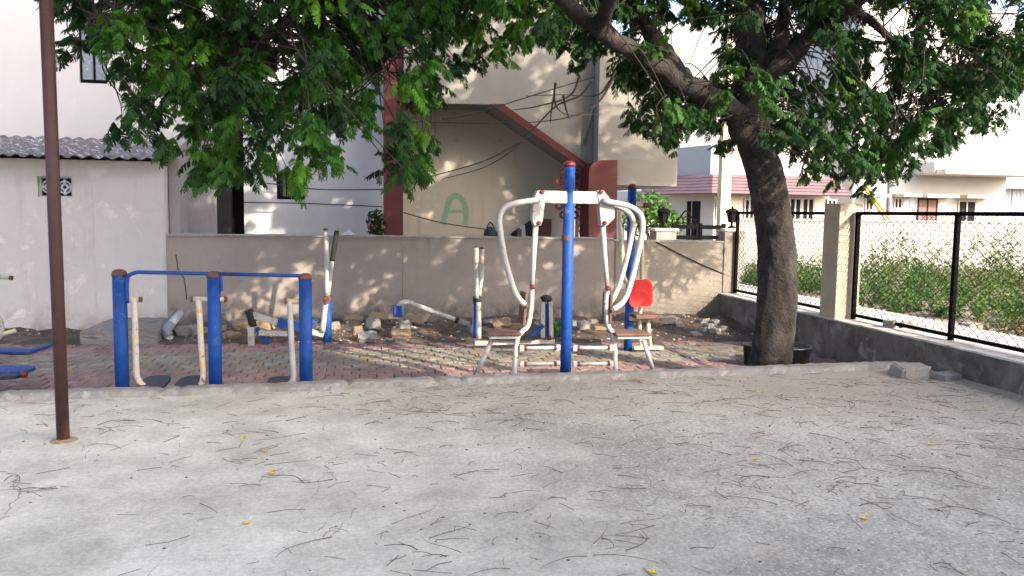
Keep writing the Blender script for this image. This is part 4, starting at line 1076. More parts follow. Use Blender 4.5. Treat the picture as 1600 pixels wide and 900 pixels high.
# shrub and flowering plant
def small_leaf_cloud(name, pts, size, tints, parent=None, org=(0,0,0)):
    n = len(pts); q = rng.normal(0, 1, (n, 3)); q /= np.linalg.norm(q, axis=1)[:, None]
    h = rng.normal(0, 1, (n, 3)); u = np.cross(q, h); u /= np.linalg.norm(u, axis=1)[:, None]; w2 = np.cross(q, u)
    sz = size*rng.uniform(.6, 1.3, (n, 1))
    V_ = np.stack([pts - u*sz, pts + w2*sz*.45, pts + u*sz, pts - w2*sz*.45], 1).reshape(-1, 3) - np.array(org)
    I = np.arange(4*n).reshape(n, 4)
    me = raw_mesh(name, V_, 4, I, MT['leaf'], np.repeat(tints, 4, 0))
    o = bpy.data.objects.new(name, me); COL.objects.link(o)
    if parent: o.parent = parent
    return o
def gtint(n, base, sd=.25): return np.clip(np.array(base)*(1+rng.normal(0, sd, (n, 1))), .005, .6)
def ell(c, r, n):
    d = rng.normal(0, 1, (n, 3)); d /= np.linalg.norm(d, axis=1)[:, None]
    return np.array(c) + d*np.array(r)*(rng.random((n, 1))**.45)
c = at(1018, 335, 17.4)
t = thing('garden_shrub', 'bright green leafy shrub behind the blue post and white fence', 'shrub', (c.x, 17.4, GZ))
s = MB()
for q in range(7): s.tube(smooth_path([(c.x+random.uniform(-.1,.1), 17.4, GZ), (c.x+random.uniform(-.3,.3), 17.4, 1.0), (c.x+random.uniform(-.6,.5), 17.4+random.uniform(-.2,.2), c.z+random.uniform(0,.4))], 4), .018, 6)
s.build('stem', 'bark', t)
pts = np.concatenate([ell((c.x-.1, 17.4, c.z+.12), (.55, .4, .40), 900), ell((c.x+.4, 17.4, c.z-.2), (.4, .35, .3), 500), ell((c.x-.35, 17.4, c.z-.15), (.35, .3, .35), 400)])
small_leaf_cloud('foliage', pts, .06, gtint(len(pts), (.055, .115, .025)), t, ORG[t.name])
c = at(588, 350, 13.0)
t = thing('flowering_plant', 'dark leafy plant with dull pink flowers beside the red column', 'plant', (c.x, 13.0, GZ))
s = MB()
for q in range(6): s.tube(smooth_path([(c.x+.02*q-.05, 13.0, .9), (c.x+random.uniform(-.06,.06), 13.0, 1.3), (c.x+random.uniform(-.12,.12), 13.0, c.z+.15)], 4), .008, 5)
s.build('stem', 'bark', t)
pts = ell((c.x, 13.0, c.z), (.15, .15, .24), 420)
small_leaf_cloud('foliage', pts, .038, gtint(420, (.028, .055, .02)), t, ORG[t.name])
for p in ell((c.x, 12.92, c.z-.05), (.13, .12, .2), 14): MB().ball(p, .022, 1).build('flower', 'pink', t)
s = MB().tube([(c.x, 13.0, GZ), (c.x, 13.0, .75), (c.x, 13.0, .8), (c.x, 13.0, 1.02)], [.1, .1, .11, .15], 14); s.build('pot', 'brick', t)
# small leafy seedling behind the blue post
c = at(868, 524, 10.6)
t = thing('seedling', 'small green leafy plant growing by the foot of the tall blue post', 'plant', (c.x, 10.6, GZ))
s = MB(); s.tube([(c.x, 10.6, GZ-.03), (c.x, 10.6, GZ+.2)], .006, 5); s.build('stem', 'bark', t)
small_leaf_cloud('foliage', ell((c.x, 10.6, GZ+.16), (.12, .1, .14), 70), .05, gtint(70, (.05, .13, .03)), t, ORG[t.name])

# weeds over the vacant lot: one mass of stems and leaves
def weeds():
    Vs, Ts = [], []
    for _ in range(2700):
        x = WX + 2.3 + 17*random.random()**1.3; y = random.uniform(4.5, 18.9)
        path_gap = WX + 2.35 + .15*math.sin(y*1.1)
        if x < path_gap: continue
        dens = math.sin(x*.9+y*.45) + math.sin(y*1.3-x*.4) + .6*math.sin(x*2.7+y*2.1)
        if dens < -0.9: continue
        dry = (math.sin(x*.55+1.0)*math.sin(y*.5+.4) > .55) and random.random() < .7
        h = random.uniform(.08, .34)*(1.25 if y > 12 else .9)*(1.8 if dens > 1.1 else 1)*(1.5 if random.random() < .06 else 1)
        if y < 8.5: h *= .7
        n = int(40*h/.4)+10
        tt = rng.random(n); spread = .08 + .16*h
        a = rng.random(n)*6.28
        p = np.stack([x + np.cos(a)*spread*rng.random(n), y + np.sin(a)*spread*rng.random(n), OZ + h*tt], 1)
        Vs.append(p)
        b = (.12, .10, .055) if dry else random.choice([(.035, .085, .025), (.05, .11, .03), (.028, .065, .022), (.075, .12, .04)])
        Ts.append(gtint(n, b, .22))
        for q in range(3):                     # stalks drawn with small leaves too
            m_ = 6; f = np.linspace(0, 1, m_); ex, ey = random.gauss(0, .1), random.gauss(0, .1)
            Vs.append(np.stack([x + ex*f, y + ey*f, OZ + h*1.25*f], 1)); Ts.append(gtint(m_, (.06, .08, .03), .2))
    pts = np.concatenate(Vs); tn = np.concatenate(Ts)
    o = small_leaf_cloud('weeds', pts, .034, tn); stuff(o)
weeds()
# a few tall scraggly bushes in the lot that stand out of the mass
for i, (px, h, label) in enumerate(((1383, 1.15, 'tall thin weed bush just right of the fence pillar, in front of the white wall'), (1455, 1.05, 'tall scraggly weed bush near the first fence post, in front of the white wall'), (1560, 1.2, 'tall weed bush at the right end of the lot, in front of the white wall'))):
    c = at(px, 420, 15.0)
    t = thing('weed_bush', label, 'bush', (c.x, 15.0, GZ), 'tall weeds in the lot')
    s = MB(); L_ = []
    for q in range(12):
        e = Vector((c.x+random.gauss(0, .35), 15+random.gauss(0, .3), GZ+h*random.uniform(.7, 1.25)))
        P = smooth_path([(c.x+random.gauss(0,.08), 15+random.gauss(0,.08), GZ), ((c.x+e.x)/2+random.gauss(0,.05), (15+e.y)/2, GZ+h*.55), e], 5)
        s.tube(P, .006, 5, False)
        for p in P[3:]:
            L_ += [tuple(p + Vector((random.gauss(0, .06), random.gauss(0, .06), random.gauss(0, .05)))) for _ in range(7)]
    s.build('stem', 'twig', t)
    small_leaf_cloud('foliage', np.array(L_), .035, gtint(len(L_), (.04, .085, .025)), t, ORG[t.name])

# ================================================================== EXERCISE MACHINES
def post(name, x, y, z0, z1, r, m_, parent, capm, cap_h=.035):
    s = MB().tube([(x, y, z0), (x, y, z1)], r, 24); p = s.build(name, m_, parent)
    MB().dome((x, y, z1-.015), r+.004, cap_h, 24, 4, .022).build('cap', capm, p)
    return p
# --- air walker
AV = 7.42
t = thing('air_walker', 'blue three-post air walker with white swinging legs, left of the centre', 'exercise machine', (-1.2, AV, GZ))
xs = [at(px, 440, AV).x for px in (186.5, 334, 477)]
zt = [at(186, 428, AV).z, at(333, 431, AV).z, at(477, 434, AV).z]
for x, z in zip(xs, zt): post('post', x, AV, GZ-.03, z, .0565, 'blue_paint', t, 'rust_cap')
rz = at(260, 425, AV).z
s = MB()
p0 = at(199, 470, AV-.02)
s.tube(smooth_path([(xs[0]+.062, AV-.02, p0.z-.02), (xs[0]+.065, AV-.02, rz-.09), (xs[0]+.085, AV-.02, rz-.025), (xs[0]+.15, AV-.02, rz)], 5) + [(xs[1]-.04, AV-.02, rz-.012)], .0165, 12)
s.tube([(xs[1]+.04, AV-.02, rz-.014), (xs[2]-.03, AV-.02, rz-.03)], .0165, 12)
s.tube(smooth_path([(xs[1]+.03, AV-.02, rz-.015), (xs[1]+.06, AV-.02, rz-.05), (xs[1]+.063, AV-.02, rz-.16)], 4), .014, 10)
s.build('handrail', 'blue_paint', t)
def swing(px_pivot0, px_pivot1, py, leg, foot, m_):
    """pivot stub, tube hanging from it, foot plate"""
    a, b = at(px_pivot0, py, AV), at(px_pivot1, py+1, AV)
    s = MB().tube([a, b], .021, 14); 
    g_ = s.build('pivot', 'rusty_white', t)
    e = MB()
    for q, d in ((b, 1), (a, -1)): e.tube([q-Vector((.006*d,0,0)), q+Vector((.014*d, 0, 0))], .0245, 14)
    e.build('pivot_cap', 'rust_cap', g_)
    P = [at(x, y, AV - .0) for x, y in leg]
    s = MB().tube(smooth_path(P, 5), .0255, 14); arm = s.build('swing_leg', m_, t)
    f0, f1 = at(*foot[0], AV), at(*foot[1], AV)
    bm = bmesh.new(); w2 = abs(f1.x-f0.x)
    m2 = MB()
    n_ = 20; V_ = []
    cx, cz = (f0.x+f1.x)/2, (f0.z+f1.z)/2-.005
    for dz in (-.012, .012):
        for q in range(n_):
            an = 2*math.pi*q/n_; sx = math.copysign(abs(math.cos(an))**.55, math.cos(an)); sy = math.copysign(abs(math.sin(an))**.55, math.sin(an))
            V_.append((cx + sx*w2/2 + .03*sy, AV + .02 + sy*.15, cz + dz + .035*sy))
    m2.add(V_, [tuple(range(n_))[::-1], tuple(range(n_, 2*n_))] + [(q, (q+1)%n_, n_+(q+1)%n_, n_+q) for q in range(n_)])
    m2.build('foot_plate', 'foot_blue', arm)
swing(196, 219, 467, [(210, 468), (211, 500), (212, 540), (213, 575), (214, 588), (219, 598), (226, 604)], ((217, 600), (260, 600)), 'rusty_white')
swing(301, 352, 467, [(310, 468), (312, 490), (314, 530), (317, 570), (318, 585), (316, 597), (311, 606)], ((274, 600), (314, 600)), 'rusty_white')
swing(447, 470, 470, [(453, 471), (454, 500), (456, 540), (458, 570), (459, 585), (457, 595), (450, 603)], ((414, 601), (453, 601)), 'white_paint')

# --- double chest press
PV = 7.68
pb, pt = at(883, 619, PV), at(890, 258, PV)
t = thing('chest_press', 'white two-sided chest press on a tall blue post, in the middle of the paving', 'exercise machine', (pb.x, PV, GZ))
s = MB().tube([(pb.x-.002, PV, GZ-.03), pb*.5+pt*.5, pt], .0535, 26); po = s.build('post', 'blue_paint', t)
MB().dome(pt-Vector((0,0,.015)), .058, .035, 24, 4, .022).build('cap', 'red_cap', po)
mid = at(886, 372, PV); MB().tube([mid-Vector((0,0,.022)), mid+Vector((0,0,.022))], .0548, 24, False).build('rust_band', 'rust_plate', po)
a, b = at(849, 298, PV), at(935, 319, PV)
MB().box((a.x, PV-.045, b.z), (b.x, PV+.045, a.z), .008).build('crossbeam', 'white_paint', t)
def bolt(p, r=.021, d=.022):
    m2 = MB(); m2.tube([(p.x, p.y+.01, p.z), (p.x, p.y-d*.6, p.z), (p.x, p.y-d, p.z)], [r, r, r*.6], 12); return m2
def side(sg):
    """one station; sg -1 = left in the photo, 1 = right"""
    q = lambda l, r_, v=PV: at(*(l if sg < 0 else r_), v)
    fy = PV-.05
    # hinge plate
    pl = [q((838,298),(937,298)), q((848,300),(946,298)), q((850,312),(957,316)), q((846,346),(958,344)), q((841,354),(946,355)), q((832,354),(937,352)), q((830,342),(934,316)), q((834,312),(930,306))]
    if sg < 0: pl = [at(x, y, PV) for x, y in ((838,298),(848,297),(850,310),(846,344),(843,352),(833,352),(830,342),(833,310))]
    else: pl = [at(x, y, PV) for x, y in ((931,298),(940,297),(950,310),(957,318),(958,340),(946,352),(937,352),(934,316))]
    h = MB().prism([p+Vector((0,-.055,0)) for p in pl], (0, .11, 0)).build('hinge_plate', 'white_paint', t)
    for pt_ in (((845,300),(840,348)) if sg < 0 else ((936,300),(942,348))):
        p = at(*pt_, PV); p.y = PV-.055; bolt(p).build('bolt', 'red_cap', h)
    # hanging arm down to the lower joint
    P = [q(l, r_) for l, r_ in (((837,352),(942,352)), ((834,400),(945,400)), ((831,448),(949,450)))]
    arm = MB().tube(P, [.027, .024, .023], 14).build('press_arm', 'white_paint', t)
    p = P[2].copy(); p.y = PV-.028; bolt(p, .024, .022).build('bolt', 'red_cap', arm)
    # handle loop(s)
    if sg < 0: h1 = [(842,313),(820,315),(797,320),(785,328),(780,345),(783,370),(788,400),(796,430),(804,455),(812,468),(820,476)]
    else: h1 = [(944,314),(965,318),(985,323),(999,333),(1004,348),(1002,372),(995,405),(986,440),(978,464),(968,477),(958,483)]
    P = smooth_path([at(x, y, PV-.10) for x, y in h1], 5)
    P[0] = P[0] + Vector((0, .05, 0))
    hd = MB().tube(P, .0275, 16).build('handle', 'white_paint', t)
    MB().tube([P[-1], P[-1]+(P[-1]-P[-2]).normalized()*.03], .024, 12).build('grip_end', 'rust_cap', hd)
    if sg > 0:
        h2 = [(944,316),(965,322),(982,332),(989,345),(988,362),(981,395),(972,430),(963,456),(955,470),(950,478)]
        P = smooth_path([at(x, y, PV+.28) for x, y in h2], 5); P[0] = P[0] + Vector((0, -.2, 0))
    else:
        P = smooth_path([at(x, y, PV+.22) for x, y in h1], 5); P[0] = P[0] + Vector((0, -.15, 0))
    MB().tube(P, .0275, 14).build('handle', 'white_paint', t)
    # seat frame tube: lower joint, back support, curve under the seat, leg to the ground
    fr = [((831,448),(949,450)), ((830,480),(947,480)), ((825,508),(950,508)), ((816,518),(957,520)), ((808,530),(960,535)), ((805,560),(961,560)), ((802,618),(962,618))]
    P = smooth_path([q(l, r_, PV+.01) for l, r_ in fr], 5)
    P[-1].z = GZ
    MB().tube(P, .0245, 14).build('seat_frame', 'white_paint', t)
    # back rest board, seen edge on
    bx0, bx1 = q((824,458),(953,460)), q((820,508),(951,505))
    dx = Vector((-.022*(-sg) if sg < 0 else .022, 0, 0))
    MB().prism([bx0+Vector((0,-.03,0)), bx0+dx+Vector((0,-.03,0)), bx1+dx+Vector((0,-.03,0)), bx1+Vector((0,-.03,0))], (0, .26, 0)).build('backrest', 'rust_plate', t)
    # seat plate and its frame
    s0, s1 = q((759,516),(957,517)), q((811,527),(1011,527))
    zc = (s0.z+s1.z)/2; xa_, xb_ = min(s0.x, s1.x), max(s0.x, s1.x)
    seat = MB().box((xa_, PV-.13, zc-.004), (xb_, PV+.20, zc+.024), .008).build('seat', 'rust_plate', t)
    MB().box((xa_+.02, PV-.11, zc-.03), (xb_-.02, PV+.18, zc-.006)).build('seat_rim', 'white_paint', seat)
    # strut to the foot, with its end cap
    a_, b_ = q((769,530),(1005,531)), q((744,584),(1022,583))
    b2 = a_ + (b_-a_)*((a_.z-GZ-.03)/(a_.z-b_.z)) if False else b_
    st = MB().tube([a_, b_], .024, 14).build('foot_strut', 'white_paint', t)
    d = (b_-a_).normalized(); MB().tube([b_-d*.004, b_+d*.028], .026, 14).build('strut_cap', 'red_cap' if sg < 0 else 'rust_cap', st)
    MB().tube([b_+Vector((0,-.17,0)), b_+Vector((0,.17,0))], .014, 10).build('foot_rest', 'rusty_white', st)
    # two horizontal ties with red bolts
    for (yl, yr) in ((544, 543), (569, 568)):
        a_ = at(812 if sg < 0 else 895, yl, PV-.02); b_ = at(875 if sg < 0 else 958, yr, PV-.02)
        ti = MB().tube([a_, b_], .0175, 12).build('tie_bar', 'white_paint', t)
        for e in (a_+Vector((.02,0,0)), b_-Vector((.02,0,0))): MB().box((e.x-.02, e.y-.02, e.z-.028), (e.x+.02, e.y+.02, e.z+.028), .004).build('flange', 'white_paint', ti)
        for e in (a_+Vector((.055,0,0)), b_-Vector((.045,0,0))):
            MB().tube([e-Vector((.012,0,0)), e+Vector((.012,0,0))], .0235, 12).build('bolt', 'red_cap', ti)
side(-1); side(1)
# front legs to the ground on both sides of the post base
MB().box((pb.x-.11, PV-.11, GZ-.02), (pb.x+.11, PV+.11, GZ+.012)).build('base_plate', 'rust_plate', t)

# --- seated press at the back right
LV = 9.9
pb, pt = at(983, 500, LV), at(988, 293, LV)
t = thing('leg_press', 'blue post seated press with a red backrest, behind the chest press', 'exercise machine', (pb.x, LV, GZ))
s = MB().tube([(pb.x-.01, LV, GZ-.03), pb, pt], .0535, 22); po = s.build('post', 'blue_paint', t)
MB().dome(pt-Vector((0,0,.012)), .058, .04, 22, 4, .02).build('cap', 'red_cap', po)
a, b = at(962, 318, LV), at(1012, 318, LV)
br = MB().box((a.x, LV-.03, a.z-.03), (b.x, LV+.03, a.z+.03), .006).build('top_bracket', 'rusty_white', t)
m2 = MB()
for px in (964, 1010):
    p = at(px, 320, LV); m2.tube([p-Vector((.05,0,0)), p+Vector((.05,0,0))], .04, 12)
m2.build('bearing', 'rust_cap', br)
MB().tube(smooth_path([at(x, y, LV-.1) for x, y in ((969,325),(969,350),(972,390),(974,425),(978,440),(986,447))], 5), .026, 12).build('hanging_arm', 'cream_paint', t)
MB().tube(smooth_path([at(x, y, LV-.06) for x, y in ((1003,325),(1003,380),(1003,440),(1000,490),(1000,520),(1003,545))], 5), .026, 12).build('hanging_arm', 'cream_paint', t)
a, b = at(983, 437, LV-.18), at(1018, 479, LV-.18)
bm = bmesh.new(); bmesh.ops.create_cube(bm, size=1); bmesh.ops.bevel(bm, geom=[e for e in bm.edges if abs((e.verts[0].co-e.verts[1].co).y) > .5], offset=.22, segments=5, affect='EDGES', profile=.5)
MB().bm(bm, Matrix.Translation(((a.x+b.x)/2, LV-.18, (a.z+b.z)/2)) @ Matrix.Rotation(R_(-4), 4, 'Y') @ Matrix.Diagonal((b.x-a.x, .045, a.z-b.z, 1))).build('backrest', 'red_seat', t)
a, b = at(988, 490, LV-.1), at(1027, 496, LV-.1)
MB().box((a.x, LV-.25, b.z), (b.x, LV+.12, a.z), .008).build('seat', 'rust_plate', t)
MB().tube([at(1012, 496, LV-.1), at(1016, 543, LV-.1)], .027, 12).build('seat_stem', 'cream_paint', t)
a, b = at(990, 545, LV-.1), at(1035, 543, LV-.1)
MB().bar((a.x, LV-.1, b.z), (b.x, LV-.1, b.z), .08, .035).build('foot_bar', 'cream_paint', t)
MB().bar(at(983, 497, LV-.05), at(1010, 500, LV-.05), .05, .05).build('seat_bracket', 'rusty_white', t)
MB().tube([(a.x+.04, LV-.1, GZ-.02), (a.x+.04, LV-.1, b.z)], .02, 8).build('stub', 'rust_cap', t)

# --- ski trainer at the back left
KV = 10.9
t = thing('ski_trainer', 'white and blue ski trainer with two crossed tall arms, behind the air walker', 'exercise machine', (at(511, 540, KV).x, KV, GZ), 'ski trainers by the wall')
def pole_(name, pts, r, m_, par=None, v=KV, sm=4):
    return MB().tube(smooth_path([at(x, y, v) for x, y in pts], sm), r, 12).build(name, m_, par or t)
a = pole_('arm', [(509,360),(510,400),(511,462)], .030, 'white_paint', v=KV-.12); MB().dome(at(509, 360, KV-.12), .031, .02, 12, 3, .01).build('grip_cap', 'rust_cap', a)
a = pole_('arm', [(526,362),(520,400),(512,462)], .030, 'white_paint', v=KV+.12); pole_('rubber_grip', [(526.3,360),(523,382),(519,408)], .033, 'black_rubber', a, v=KV+.12)
p = at(511, 467, KV); MB().tube([p-Vector((0,.2,0)), p+Vector((0,.2,0))], .05, 14).build('pivot_hub', 'rust_cap', t)
po = MB().tube([at(512, 468, KV), at(511, 536, KV)+Vector((0,0,-.1))], .055, 18).build('post', 'blue_paint', t)
pole_('link_bar', [(509,472),(504,518)], .036, 'white_paint', v=KV-.14)
MB().bar(at(394, 492, KV-.1), at(434, 504, KV-.1), .06, .075).build('foot_beam', 'white_paint', t)
MB().bar(at(434, 503, KV-.1), at(478, 513, KV-.1), .08, .11).build('blue_sleeve', 'blue_paint', t)
MB().bar(at(405, 520, KV-.1), at(449, 521, KV-.1), .06, .06).build('foot_beam', 'white_paint', t)
MB().bar(at(470, 514, KV-.1), at(506, 523, KV-.1), .06, .06).build('link_beam', 'white_paint', t)
MB().bar(at(392, 508, KV-.1), at(393, 541, KV-.1), .075, .075, (0,1,0)).build('leg', 'white_paint', t)
MB().bar(at(400, 512, KV-.05), at(422, 541, KV-.05), .05, .05).build('leg', 'blue_paint', t)
pole_('joint_sleeve', [(388,484),(392,495),(395,510)], .05, 'black_rubber', v=KV-.1)
MB().bar(at(480, 520, KV-.05), at(492, 500, KV-.05), .04, .05).build('brace', 'blue_paint', t)

# --- second ski trainer behind the chest press
KV = 10.2
t = thing('ski_trainer', 'white and blue ski trainer with two upright arms, left behind the chest press', 'exercise machine', (at(800, 535, KV).x, KV, GZ), 'ski trainers by the wall')
for (pts, v) in (([(744,387),(744,425),(745,466)], KV-.1), ([(753,389),(753,425),(748,466)], KV+.1)):
    a = pole_('arm', pts, .027, 'white_paint', v=v); pole_('grip', [pts[0], (pts[0][0], pts[0][1]+26)], .029, 'rusty_white', a, v=v); MB().dome(at(*pts[0], v), .030, .02, 12, 3, .01).build('grip_cap', 'rust_cap', a)
p = at(746, 468, KV); MB().ball(p, .06, 2, (1, 2, 1)).build('pivot_hub', 'black_rubber', t)
pole_('link_bar', [(748,472),(748,529)], .032, 'white_paint', v=KV-.1)
pole_('post', [(745,472),(744,528)], .04, 'blue_paint', v=KV+.05)
pole_('link_bar', [(741,476),(741,526)], .022, 'white_paint', v=KV+.1)
MB().bar(at(742, 536, KV), at(866, 533, KV), .07, .05).build('base_beam', 'rusty_white', t)
MB().bar(at(770, 527, KV-.05), at(835, 528, KV-.05), .12, .05).build('step_plate', 'foot_blue', t)
p = at(853, 467, KV); pole_('joint_sleeve', [(847,469),(854,466),(860,470)], .05, 'black_rubber')
for px0, px1 in ((848, 848), (860, 861)): MB().bar(at(px0, 472, KV), at(px1, 527, KV), .05, .06, (0,1,0)).build('leg', 'white_paint', t)
MB().bar(at(854, 474, KV+.03), at(855, 525, KV+.03), .04, .05, (0,1,0)).build('leg', 'blue_paint', t)
MB().bar(at(849, 508, KV-.05), at(824, 531, KV-.05), .045, .045).build('brace', 'blue_paint', t)
p = at(858, 528, KV-.06); bolt(p, .03, .03).build('bolt', 'red_cap', t)

# --- machine cut by the left edge
EV = 9.3
t = thing('rowing_trainer', 'blue and white exercise machine cut by the left edge of the view', 'exercise machine', (at(-20, 590, EV).x, EV, GZ))
h = MB().tube([at(-90, 429, EV), at(-20, 432, EV), at(17, 434, EV)], .021, 12).build('handle', 'white_paint', t)
MB().tube([at(15, 434, EV), at(20, 434.5, EV)], .024, 12).build('grip_cap', 'rust_cap', h)
MB().tube(smooth_path([at(-60, 480, EV), at(-25, 482, EV), at(-6, 492, EV), at(1, 510, EV), at(-2, 526, EV), at(-30, 535, EV)], 5), .032, 12).build('frame', 'white_paint', t)
MB().tube([at(-2, 524, EV), at(24, 516, EV)], .022, 12).build('foot_bar', 'cream_paint', t)
def oval_plate(px0, px1, py, v, dy):
    a, b = at(px0, py, v), at(px1, py, v); V_ = []; n_ = 24
    for dz in (-.03, .0):
        for q in range(n_):
            an = 2*math.pi*q/n_; V_.append(((a.x+b.x)/2 + math.copysign(abs(math.cos(an))**.6, math.cos(an))*(b.x-a.x)/2, v + math.copysign(abs(math.sin(an))**.6, math.sin(an))*dy, a.z+dz))
    return MB().add(V_, [tuple(range(n_))[::-1], tuple(range(n_, 2*n_))] + [(q, (q+1)%n_, n_+(q+1)%n_, n_+q) for q in range(n_)])
oval_plate(-60, 52, 577, 8.2, .16).build('foot_plate', 'blue_paint', t)
oval_plate(-60, 33, 586, 8.0, .12).build('foot_plate', 'foot_blue', t)
p = at(38, 585, 8.0); MB().tube([p-Vector((.03,0,0)), p+Vector((.02,0,0))], .03, 12).build('pivot_cap', 'red_cap', t)
MB().tube([at(-60, 520, EV), at(-65, 600, EV)], .056, 16).build('post', 'blue_paint', t)
MB().bar((at(-60, 590, 8.1).x, 8.1, GZ+.03), (at(-60,590,8.1).x, EV, GZ+.03), .06, .06).build('base_beam', 'white_paint', t)
# flat blue strip lying on the paving
p = [atz(0, 552, GZ+.02), atz(40, 552.5, GZ+.02), atz(44, 553, GZ+.02), atz(84, 540, GZ+.02), atz(74, 540, GZ+.02), atz(48, 548, GZ+.02), atz(-5, 546, GZ+.02)]
tag(MB().prism(p, (0, 0, .02)).build('metal_strip', 'blue_paint', None, p[0]), 'bent flat blue metal strip lying on the paving at the left', 'metal strip')

# --- broken white tube lying on the soil
BVv = 11.4
t = thing('broken_tube', 'broken white machine tube with a bent end slanting down onto the rubble', 'metal tube', (at(670, 500, BVv).x, BVv, GZ))
P = smooth_path([at(x, y, BVv) for x, y in ((622,492),(622,480),(628,473),(638,472),(650,477))], 5) + [at(680, 488, BVv), at(712, 500, BVv)]
MB().tube(P, .035, 14).build('tube', 'white_paint', t)
MB().tube([at(711, 499.6, BVv), at(716, 501, BVv)], .042, 14).build('collar', 'black_rubber', t)
MB().tube([at(716, 501, BVv), at(733, 508, BVv)], [.05, .045], 12).build('tip', 'stone_grey', t)
MB().box(at(615, 478, BVv-.05), at(629, 494, BVv+.05)+Vector((0,.1,0)), .01).build('end_block', 'blue_paint', t)

# ================================================================== SMALL THINGS
# foreground pole
pt, pb = at(72, -60, 5.66), atz(99, 688, 0)
pt = at(69, -75, pb.y)
t = thing('net_pole', 'tall rusty red-brown steel pole standing in the court at the left front', 'pole', pb)
MB().tube([pb-Vector((0,0,.05)), pb*.5+pt*.5, pt], [.0385, .0395, .0395], 24).build('pole_shaft', 'pole', t)
m2 = MB(); V_ = []; n_ = 20
for (r, z) in ((.085, .001), (.065, .008), (.037, .012)):
    for q in range(n_): V_.append((pb.x + r*math.cos(6.283*q/n_)*random.uniform(.85,1.15), pb.y + r*math.sin(6.283*q/n_)*random.uniform(.85,1.15), z))
m2.add(V_, [(i*n_+q, i*n_+(q+1)%n_, (i+1)*n_+(q+1)%n_, (i+1)*n_+q) for i in range(2) for q in range(n_)], True)
m2.build('rust_collar', mat('rust_stained_cement', (.30, .20, .12), var=.35, scale=14, bump=.5), t)

# concrete block by the lean-to
bm = bmesh.new(); bmesh.ops.create_cube(bm, size=1); bmesh.ops.subdivide_edges(bm, edges=bm.edges[:], cuts=9, use_grid_fill=True)
a, b = at(126, 540, 10.95), at(243, 508, 10.95)
for q in bm.verts:
    q.co += Vector((random.gauss(0, .003), random.gauss(0, .005), random.gauss(0, .012)))
    if q.co.z > .4 and abs(q.co.x) > .45: q.co.z -= .12
z0, z1 = GZ-.03, a.z + .27
m2 = MB().bm(bm, Matrix.Translation(((a.x+b.x)/2, 11.5, (GZ+.20+GZ-.03)/2)) @ Matrix.Diagonal((b.x-a.x, 1.12, .23, 1)))
tag(m2.build('concrete_block', 'concrete', None, ((a.x+b.x)/2, 11.5, GZ)), 'broken grey concrete step against the lean-to wall', 'concrete block')
# drain pipe
DV = 11.5
t = thing('drain_pipe', 'grey plastic waste pipe with an elbow coming out of the wall by the concrete step', 'pipe', (at(270, 520, DV).x, DV, GZ))
a, b = at(282, 489, WV-.25), at(263, 512, DV-.2)
MB().tube([a, b], .052, 18).build('pipe_arm', 'pvc', t)
c_ = b + Vector((-.02, -.02, -.04)); d_ = at(266, 535, DV-.2)
el = MB().tube(smooth_path([b + (a-b)*.12, b, c_, c_*.6+d_*.4], 4), .063, 18).build('elbow', mat('pvc_elbow', (.16, .18, .22), rough=.5, var=.2, bump=.1), t)
MB().tube([c_*.6+d_*.4, d_], .05, 18).build('pipe_end', 'pvc', t)

# loose stones
def dumbbell(seed, waist=.62):
    r = random.Random(seed); bm = bmesh.new()
    pts = [(-.5,-.42),(-.22,-.5),(0,-.5*waist),(.22,-.5),(.5,-.42),(.5,.42),(.22,.5),(0,.5*waist),(-.22,.5),(-.5,.42)]
    vs_ = [bm.verts.new((x+r.gauss(0,.02), y+r.gauss(0,.02), 0)) for x, y in pts]
    f = bm.faces.new(vs_); e = bmesh.ops.extrude_face_region(bm, geom=[f])
    bmesh.ops.translate(bm, verts=[q for q in e['geom'] if isinstance(q, bmesh.types.BMVert)], vec=(0, 0, 1))
    bmesh.ops.translate(bm, verts=bm.verts[:], vec=(0, 0, -.5))
    bmesh.ops.bevel(bm, geom=bm.edges[:], offset=.06, segments=2, affect='EDGES'); bmesh.ops.recalc_face_normals(bm, faces=bm.faces)
    return bm
def lump(seed):
    r = random.Random(seed); bm = bmesh.new(); bmesh.ops.create_cube(bm, size=1)
    for q in bm.verts: q.co += Vector((r.gauss(0,.09), r.gauss(0,.09), r.gauss(0,.10)))
    bmesh.ops.bevel(bm, geom=bm.edges[:], offset=.09, segments=1, affect='EDGES')
    bmesh.ops.subdivide_edges(bm, edges=bm.edges[:], cuts=1)
    for q in bm.verts: q.co += Vector((r.gauss(0,.02), r.gauss(0,.02), r.gauss(0,.02)))
    bmesh.ops.recalc_face_normals(bm, faces=bm.faces)
    return bm
